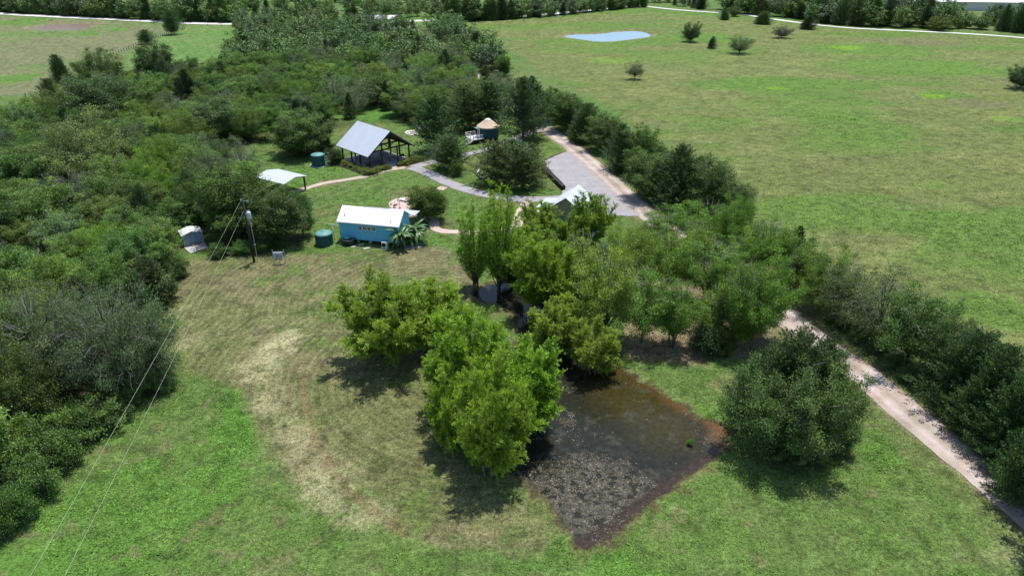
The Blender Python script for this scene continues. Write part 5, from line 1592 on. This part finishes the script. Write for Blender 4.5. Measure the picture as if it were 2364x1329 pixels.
# the wood: spaced by hand-like jitter, nearest as single trees, the farther ones as one mass
FREE = [(-43, 127, 7), (-41, 119, 6.5), (-38, 113, 4), (-51, 102, 4.6), (-31, 145, 12), (0, 0, 30)]
def woods(poly, space, xr, yr, seed, tries):
    rng = random.Random(seed)
    cell, pts = {}, []
    for _ in range(tries):
        x, y = rng.uniform(*xr), rng.uniform(*yr)
        s = space * (1 if y < 170 else 1 + (y - 170) / 700)
        k = (int(x // 8), int(y // 8))
        if any((x - a) ** 2 + (y - b) ** 2 < s * s for i in (-1, 0, 1) for j in (-1, 0, 1) for a, b in cell.get((k[0] + i, k[1] + j), ())):
            continue
        cell.setdefault(k, []).append((x, y)); pts.append((x, y))
    A = np.array(pts)
    d = sdf(A[:, 0], A[:, 1], poly)
    rd = np.minimum(dline(A[:, 0], A[:, 1], ROAD), dline(A[:, 0], A[:, 1], ROAD_L) - 3)
    clear = np.hypot((A[:, 0] - G(865, 266)[0]) / 6, (A[:, 1] - G(865, 266)[1]) / 4)
    ok = (d < -1.2) & (rd > 4.2) & (clear > 1)
    # what the picture can show: within the frame's width plus a margin
    ok &= np.abs(A[:, 0]) < A[:, 1] * .86 + 14
    A = A[ok]
    out = []
    for x, y in A:
        if any((x - a) ** 2 + (y - b) ** 2 < (c * (1 if c > 4 else .9)) ** 2 for a, b, c in FREE): continue
        if any((x - a) ** 2 + (y - b) ** 2 < (r_ * .62 + 1.2) ** 2 for a, b, r_ in REG): continue
        out.append((x, y))
    return out

spots = [(x, y, 'w') for x, y in woods(FOREST, 4.9, (-420, 60), (24, 560), 3, 60000)]
def row_of(line, space, jit, kind, seed):
    space = space * .58
    rng = random.Random(seed)
    P = smooth(W(line), 8)
    res, acc = [], 0
    for a, b in zip(P[:-1], P[1:]):
        L = hypot(b[0] - a[0], b[1] - a[1])
        while acc < L:
            t = acc / L
            res.append((a[0] + (b[0] - a[0]) * t + rng.uniform(-jit, jit), a[1] + (b[1] - a[1]) * t + rng.uniform(-jit, jit), kind))
            acc += space * rng.uniform(.75, 1.3)
        acc -= L
    return res
# hedgerows beyond the roads
spots += row_of([(-60, 22), (0, 27), (150, 36), (300, 43), (420, 49), (545, 52)], 4.5, 1.5, 'c', 1)
spots += row_of([(-60, 15), (0, 18), (100, 22), (220, 26)], 6, 4, 'b', 2)
spots += row_of([(215, 28), (260, 36), (310, 38), (345, 38)], 6, 3, 'b', 3)
spots += row_of([(-40, 8), (60, 9), (180, 9), (200, 7)], 7, 4, 'b', 4)
spots += row_of([(1030, 50), (1120, 47), (1210, 42), (1300, 34), (1400, 24), (1480, 16)], 4.6, 2, 'c', 5)
spots += row_of([(1030, 38), (1120, 36), (1180, 33)], 6, 5, 'b', 6)
spots += row_of([(1200, 20), (1260, 13), (1360, 8), (1480, 6), (1560, 5)], 6, 3, 'b', 7)
spots += row_of([(1240, 6), (1400, 3), (1500, 2)], 8, 4, 'b', 17)
spots += row_of([(1690, 30), (1740, 33), (1830, 42), (1930, 55), (2020, 60), (2110, 64), (2240, 66), (2364, 76), (2460, 86)], 5, 3, 'd', 8)
spots += row_of([(1680, 22), (1780, 26), (1880, 34), (1980, 44), (2080, 46), (2200, 52), (2290, 60), (2364, 66), (2480, 74)], 5.5, 4, 'd', 9)
spots += row_of([(1700, 10), (1800, 14), (1900, 20), (2000, 26), (2100, 30)], 6, 5, 'd', 10)
spots += row_of([(2290, 40), (2364, 50), (2480, 60)], 6, 4, 'd', 11)
spots += row_of([(1560, 13), (1600, 15), (1610, 22)], 9, 3, 'b', 12)
spots += row_of([(470, 10), (520, 14), (575, 20)], 9, 5, 'b', 13)
spots += row_of([(330, 6), (420, 12), (480, 22), (530, 35)], 22, 6, 'b', 14)
spots += row_of([(545, 48), (700, 45), (900, 40), (1040, 38)], 7, 4, 'b', 15)
spots += row_of([(560, 22), (700, 25), (900, 24), (1000, 26)], 7, 5, 'b', 16)
spots += row_of([(600, 4), (800, 6), (1000, 8), (1130, 14)], 9, 7, 'b', 18)
random.seed(21)
plan = []
for x, y, k in spots:
    n = float(fbm(np.array([x]), np.array([y]), 26, 131)[0])
    ced = random.random() < (.20 if n > .5 else .09)
    if k == 'c': ced = random.random() < .5
    if k == 'b': ced = random.random() < .2
    if k == 'd': ced = random.random() < .35
    far = y > 200
    h = random.uniform(6.2, 10.4) * (1.0 if not far else .95)
    if k == 'c': h = random.uniform(8.5, 12.5) if x < 0 else random.uniform(6.5, 9.5)
    if k == 'd':
        pxx = 1182 + x * CF / (y * cos(CP) + CH * sin(CP))
        h = random.uniform(5, 7.5) if 2185 < pxx < 2330 and y > 360 else random.uniform(8, 14)
    plan.append((y, x, y, h, ced, k))
plan.sort()
nb = nc_ = 0
mass = []
def region_name(x, y, k):
    if k == 'c' and x < 0: return "in the hedgerow beyond the left road"
    if k == 'c': return "in the hedgerow across the pasture"
    if k == 'd': return "in the belt beyond the field track"
    if y < 95: return "in the near left wood"
    if y < 150 and x < -45: return "in the wood behind the shed"
    if y < 200 and x < -30: return "in the wood left of the pavilion"
    if y < 235: return "in the wood behind the pavilion"
    return "in the long far wood"
TONES_C = [("dark green", C_CED), ("brownish green", C_CEDB), ("blackish green", (.040, .076, .034))]
chosen = {}
for _, x, y, h, ced, k in plan:
    if ced and nc_ < 245:
        nc_ += 1
    elif not ced and nb < 262:
        nb += 1
    else:
        mass.append((x, y, h, ced, k))
        continue
    chosen.setdefault(region_name(x, y, k), []).append((x, y, h, ced, k))
NUM = ORD + ["seventeenth", "eighteenth", "nineteenth", "twentieth"]
CARD = "one two three four five six seven eight nine ten eleven twelve thirteen fourteen fifteen sixteen".split()
for reg in chosen:
    L = sorted(chosen[reg], key=lambda q: q[1])
    for rk in range(0, len(L), 12):
        for j, (x, y, h, ced, k) in enumerate(sorted(L[rk:rk + 12], key=lambda q: q[0] / q[1])):
            if ced:
                tone = random.choice(TONES_C)
                lab = "%s cedar %s, %s from left in rank %s" % (tone[0], reg, NUM[j], CARD[rk // 12])
                plant("cedar_tree", random.choice(CEDARS), x, y, h * random.uniform(.85, 1.12), h * random.uniform(.30, .44), jc(tone[1]), lab, group="trees " + reg)
            else:
                g = random.random()
                if g < .26: tone, pr = ("grey green", C_GRY), GRAYS if random.random() < .5 else OAKS
                elif g < .48: tone, pr = ("dark green", C_OAK), DOMES
                elif g < .78: tone, pr = ("mid green", C_OAKL), random.choice((DOMES, DOMES, OAKS))
                elif g < .90: tone, pr = ("olive yellow", C_OAKY), OAKS
                else: tone, pr = ("fresh green", C_ELM), ELMS
                lab = "%s tree %s, %s from left in rank %s" % (tone[0], reg, NUM[j], CARD[rk // 12])
                plant("broadleaf_tree", random.choice(pr), x, y, h, h * random.uniform(.42, .58), jc(tone[1], .26), lab, group="trees " + reg)
print("planted", nb, nc_, "mass", len(mass))

def far_mass():
    rng = np.random.default_rng(9)
    low = [broad(81, 8, 3.7, .05, 34, 8, 10, .40), broad(82, 8, 3.7, .08, 36, 8, 10, .40), broad(83, 8, 3.7, .03, 32, 8, 10, .40)]
    lowc = [cedar(84, np_=100, nl=26, ll=.42), cedar(85, shape=.6, r=2.8, multi=2, np_=80, nl=26, ll=.42)]
    def grab(p):
        me = p.crown
        v = np.empty(len(me.vertices) * 3, np.float32); me.vertices.foreach_get("co", v)
        t = np.empty(len(me.polygons), np.float32); me.attributes["tint"].data.foreach_get("value", t)
        return v.reshape(-1, 3), t
    gb, gc = [grab(p) for p in low], [grab(p) for p in lowc]
    Vs, Cs = [], []
    pal = [C_GRY, C_OAK, C_OAKL, C_OAKL, C_OAKY, C_ELM, C_OAK]
    for x, y, h, ced, k in mass:
        v, t = (gc if ced else gb)[rng.integers(2 if ced else 3)]
        a = rng.uniform(0, 6.28)
        r = h * rng.uniform(.34, .48) / 2.6 if ced else h * rng.uniform(.48, .66) / 3.7
        c, s = cos(a) * r, sin(a) * r
        V = np.stack([v[:, 0] * c - v[:, 1] * s + x, v[:, 0] * s + v[:, 1] * c + y, v[:, 2] * h / 8], 1)
        col = np.array(C_CED if ced else pal[rng.integers(7)]) * rng.uniform(.68, 1.0)
        f = (.55 + .95 * t)[:, None]
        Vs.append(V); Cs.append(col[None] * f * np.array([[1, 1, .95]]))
    V, Cc = np.concatenate(Vs), np.concatenate(Cs)
    m, nt, b = nmat("far_foliage")
    at = nt.nodes.new("ShaderNodeAttribute"); at.attribute_name = 'albedo'
    nt.links.new(at.outputs["Color"], b.inputs["Base Color"])
    b.inputs["Roughness"].default_value = .55
    b.inputs["Specular IOR Level"].default_value = .3
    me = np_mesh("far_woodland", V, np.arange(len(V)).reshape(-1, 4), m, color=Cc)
    for p in low + lowc:
        bpy.data.meshes.remove(p.crown); bpy.data.meshes.remove(p.trunk)
    props(link(bpy.data.objects.new("far_woodland", me)), "distant wood of mixed trees and cedars running to the far road", "woodland", kind='stuff')
    print("mass faces", len(V) // 4)
far_mass()

# ------------------------------------------------------------------ grass standing on the ground
def build_grass():
    rng = np.random.default_rng(12)
    Xs, Ys, Hs = [], [], []
    for n, y0, y1, hmin, hmax in ((150000, 34, 66, .05, .13), (110000, 60, 110, .06, .15), (70000, 100, 190, .10, .24)):
        y = np.sqrt(rng.uniform(y0 ** 2, y1 ** 2, n)) if y0 < 60 else rng.uniform(y0, y1, n)
        x = rng.uniform(-1, 1, n) * (y * .8 + 6)
        Xs.append(x); Ys.append(y); Hs.append(rng.uniform(hmin, hmax, n))
    # rougher pasture and weeds
    n = 90000
    y = 60 + (250 - 60) * rng.random(n) ** 1.3
    x = rng.uniform(0, 1, n) * (y * .8 + 6)
    ok = sdf(x, y, PASTURE) < 0
    Xs.append(x[ok]); Ys.append(y[ok]); Hs.append(rng.uniform(.08, .20, ok.sum()))
    X, Y, Hh = map(np.concatenate, (Xs, Ys, Hs))
    keep = (dline(X, Y, ROAD) > 2.15) & (sdf(X, Y, POND) > .1) & (sdf(X, Y, LOT) > .1) & (dline(X, Y, LOOP) > 1.5) & (dline(X, Y, LOOP2) > 1.2) & (dline(X, Y, WALK) > .8) & (dline(X, Y, WALK2) > .9) & (sdf(X, Y, PATIO) > .1)
    f = fbm(X, Y, .8, 301, 3)
    keep &= rng.random(len(X)) < ss(.30, .62, f) + .12
    inforest = sdf(X, Y, FOREST) < -6
    keep &= ~inforest
    # paved floors and house feet
    for (lx, ly, rr) in ((-22.3, 104.5, 0), ):
        pass
    hx, hy = X + 27.6, Y - 102.7
    c_, s_ = cos(radians(12.5)), sin(radians(12.5))
    u_, v_ = hx * c_ - hy * s_, hx * s_ + hy * c_
    keep &= ~((u_ > .2) & (u_ < 9.8) & (v_ > .6) & (v_ < 7.6))
    hx, hy = X + 29.62, Y - 138.37
    c_, s_ = cos(radians(44.4)), sin(radians(44.4))
    u_, v_ = hx * c_ + hy * s_, -hx * s_ + hy * c_
    keep &= ~((u_ > .4) & (u_ < 11.7) & (v_ > .2) & (v_ < 12))
    X, Y, Hh = X[keep], Y[keep], Hh[keep]
    n = len(X)
    col = albedo(X, Y)
    lush = np.clip((col[:, 1] / (col[:, 0] + 1e-4) - 1.1) * 1.2, .55, .85)
    Hh = Hh * lush
    weeds = rng.random(n) < .012
    Hh = np.where(weeds, Hh * 1.7, Hh)
    Z = ground_z(X, Y)
    Vs, Fs, Cs = [], [], []
    for b in range(2):
        a = rng.uniform(0, 2 * pi, n)
        w = Hh * rng.uniform(.5, 1.1, n)
        lx, ly = rng.normal(0, .45, n) * Hh, rng.normal(0, .45, n) * Hh
        ox, oy = rng.normal(0, .06, n), rng.normal(0, .06, n)
        bx, by = X + ox, Y + oy
        ln = Hh * rng.uniform(.7, 1.7, n)
        sx, sy = -np.sin(a), np.cos(a)
        w = w * .8
        V = np.stack([np.stack([bx + sx * ln * .45 - np.cos(a) * w, by + sy * ln * .45 - np.sin(a) * w, Z + Hh * .45], 1),
                      np.stack([bx - sx * ln * .1, by - sy * ln * .1, Z - .01], 1),
                      np.stack([bx + sx * ln * .45 + np.cos(a) * w, by + sy * ln * .45 + np.sin(a) * w, Z + Hh * .45], 1),
                      np.stack([bx + sx * ln, by + sy * ln, Z + Hh * .8], 1)], 1).reshape(-1, 3)
        Vs.append(V)
        g = rng.uniform(.60, 1.95, n)[:, None]
        cc = col * g * np.where(weeds[:, None], [[.85, 1.1, .85]], [[1.04, 1.04, .92]])
        Cs.append(np.clip(cc, 0, .6))
    V = np.concatenate(Vs); C_ = np.concatenate(Cs)
    m, nt, b = nmat("grass_blades")
    at_ = nt.nodes.new("ShaderNodeAttribute"); at_.attribute_name = 'albedo'
    nt.links.new(at_.outputs["Color"], b.inputs["Base Color"])
    b.inputs["Roughness"].default_value = .7
    b.inputs["Specular IOR Level"].default_value = .2
    me = np_mesh("grass_tufts", V, np.arange(len(V)).reshape(-1, 4), m, color=C_)
    props(link(bpy.data.objects.new("grass_tufts", me)), "tufts of green and straw coloured grass over the lawns and pasture", "grass", kind='stuff')
    print("tufts", n)
build_grass()
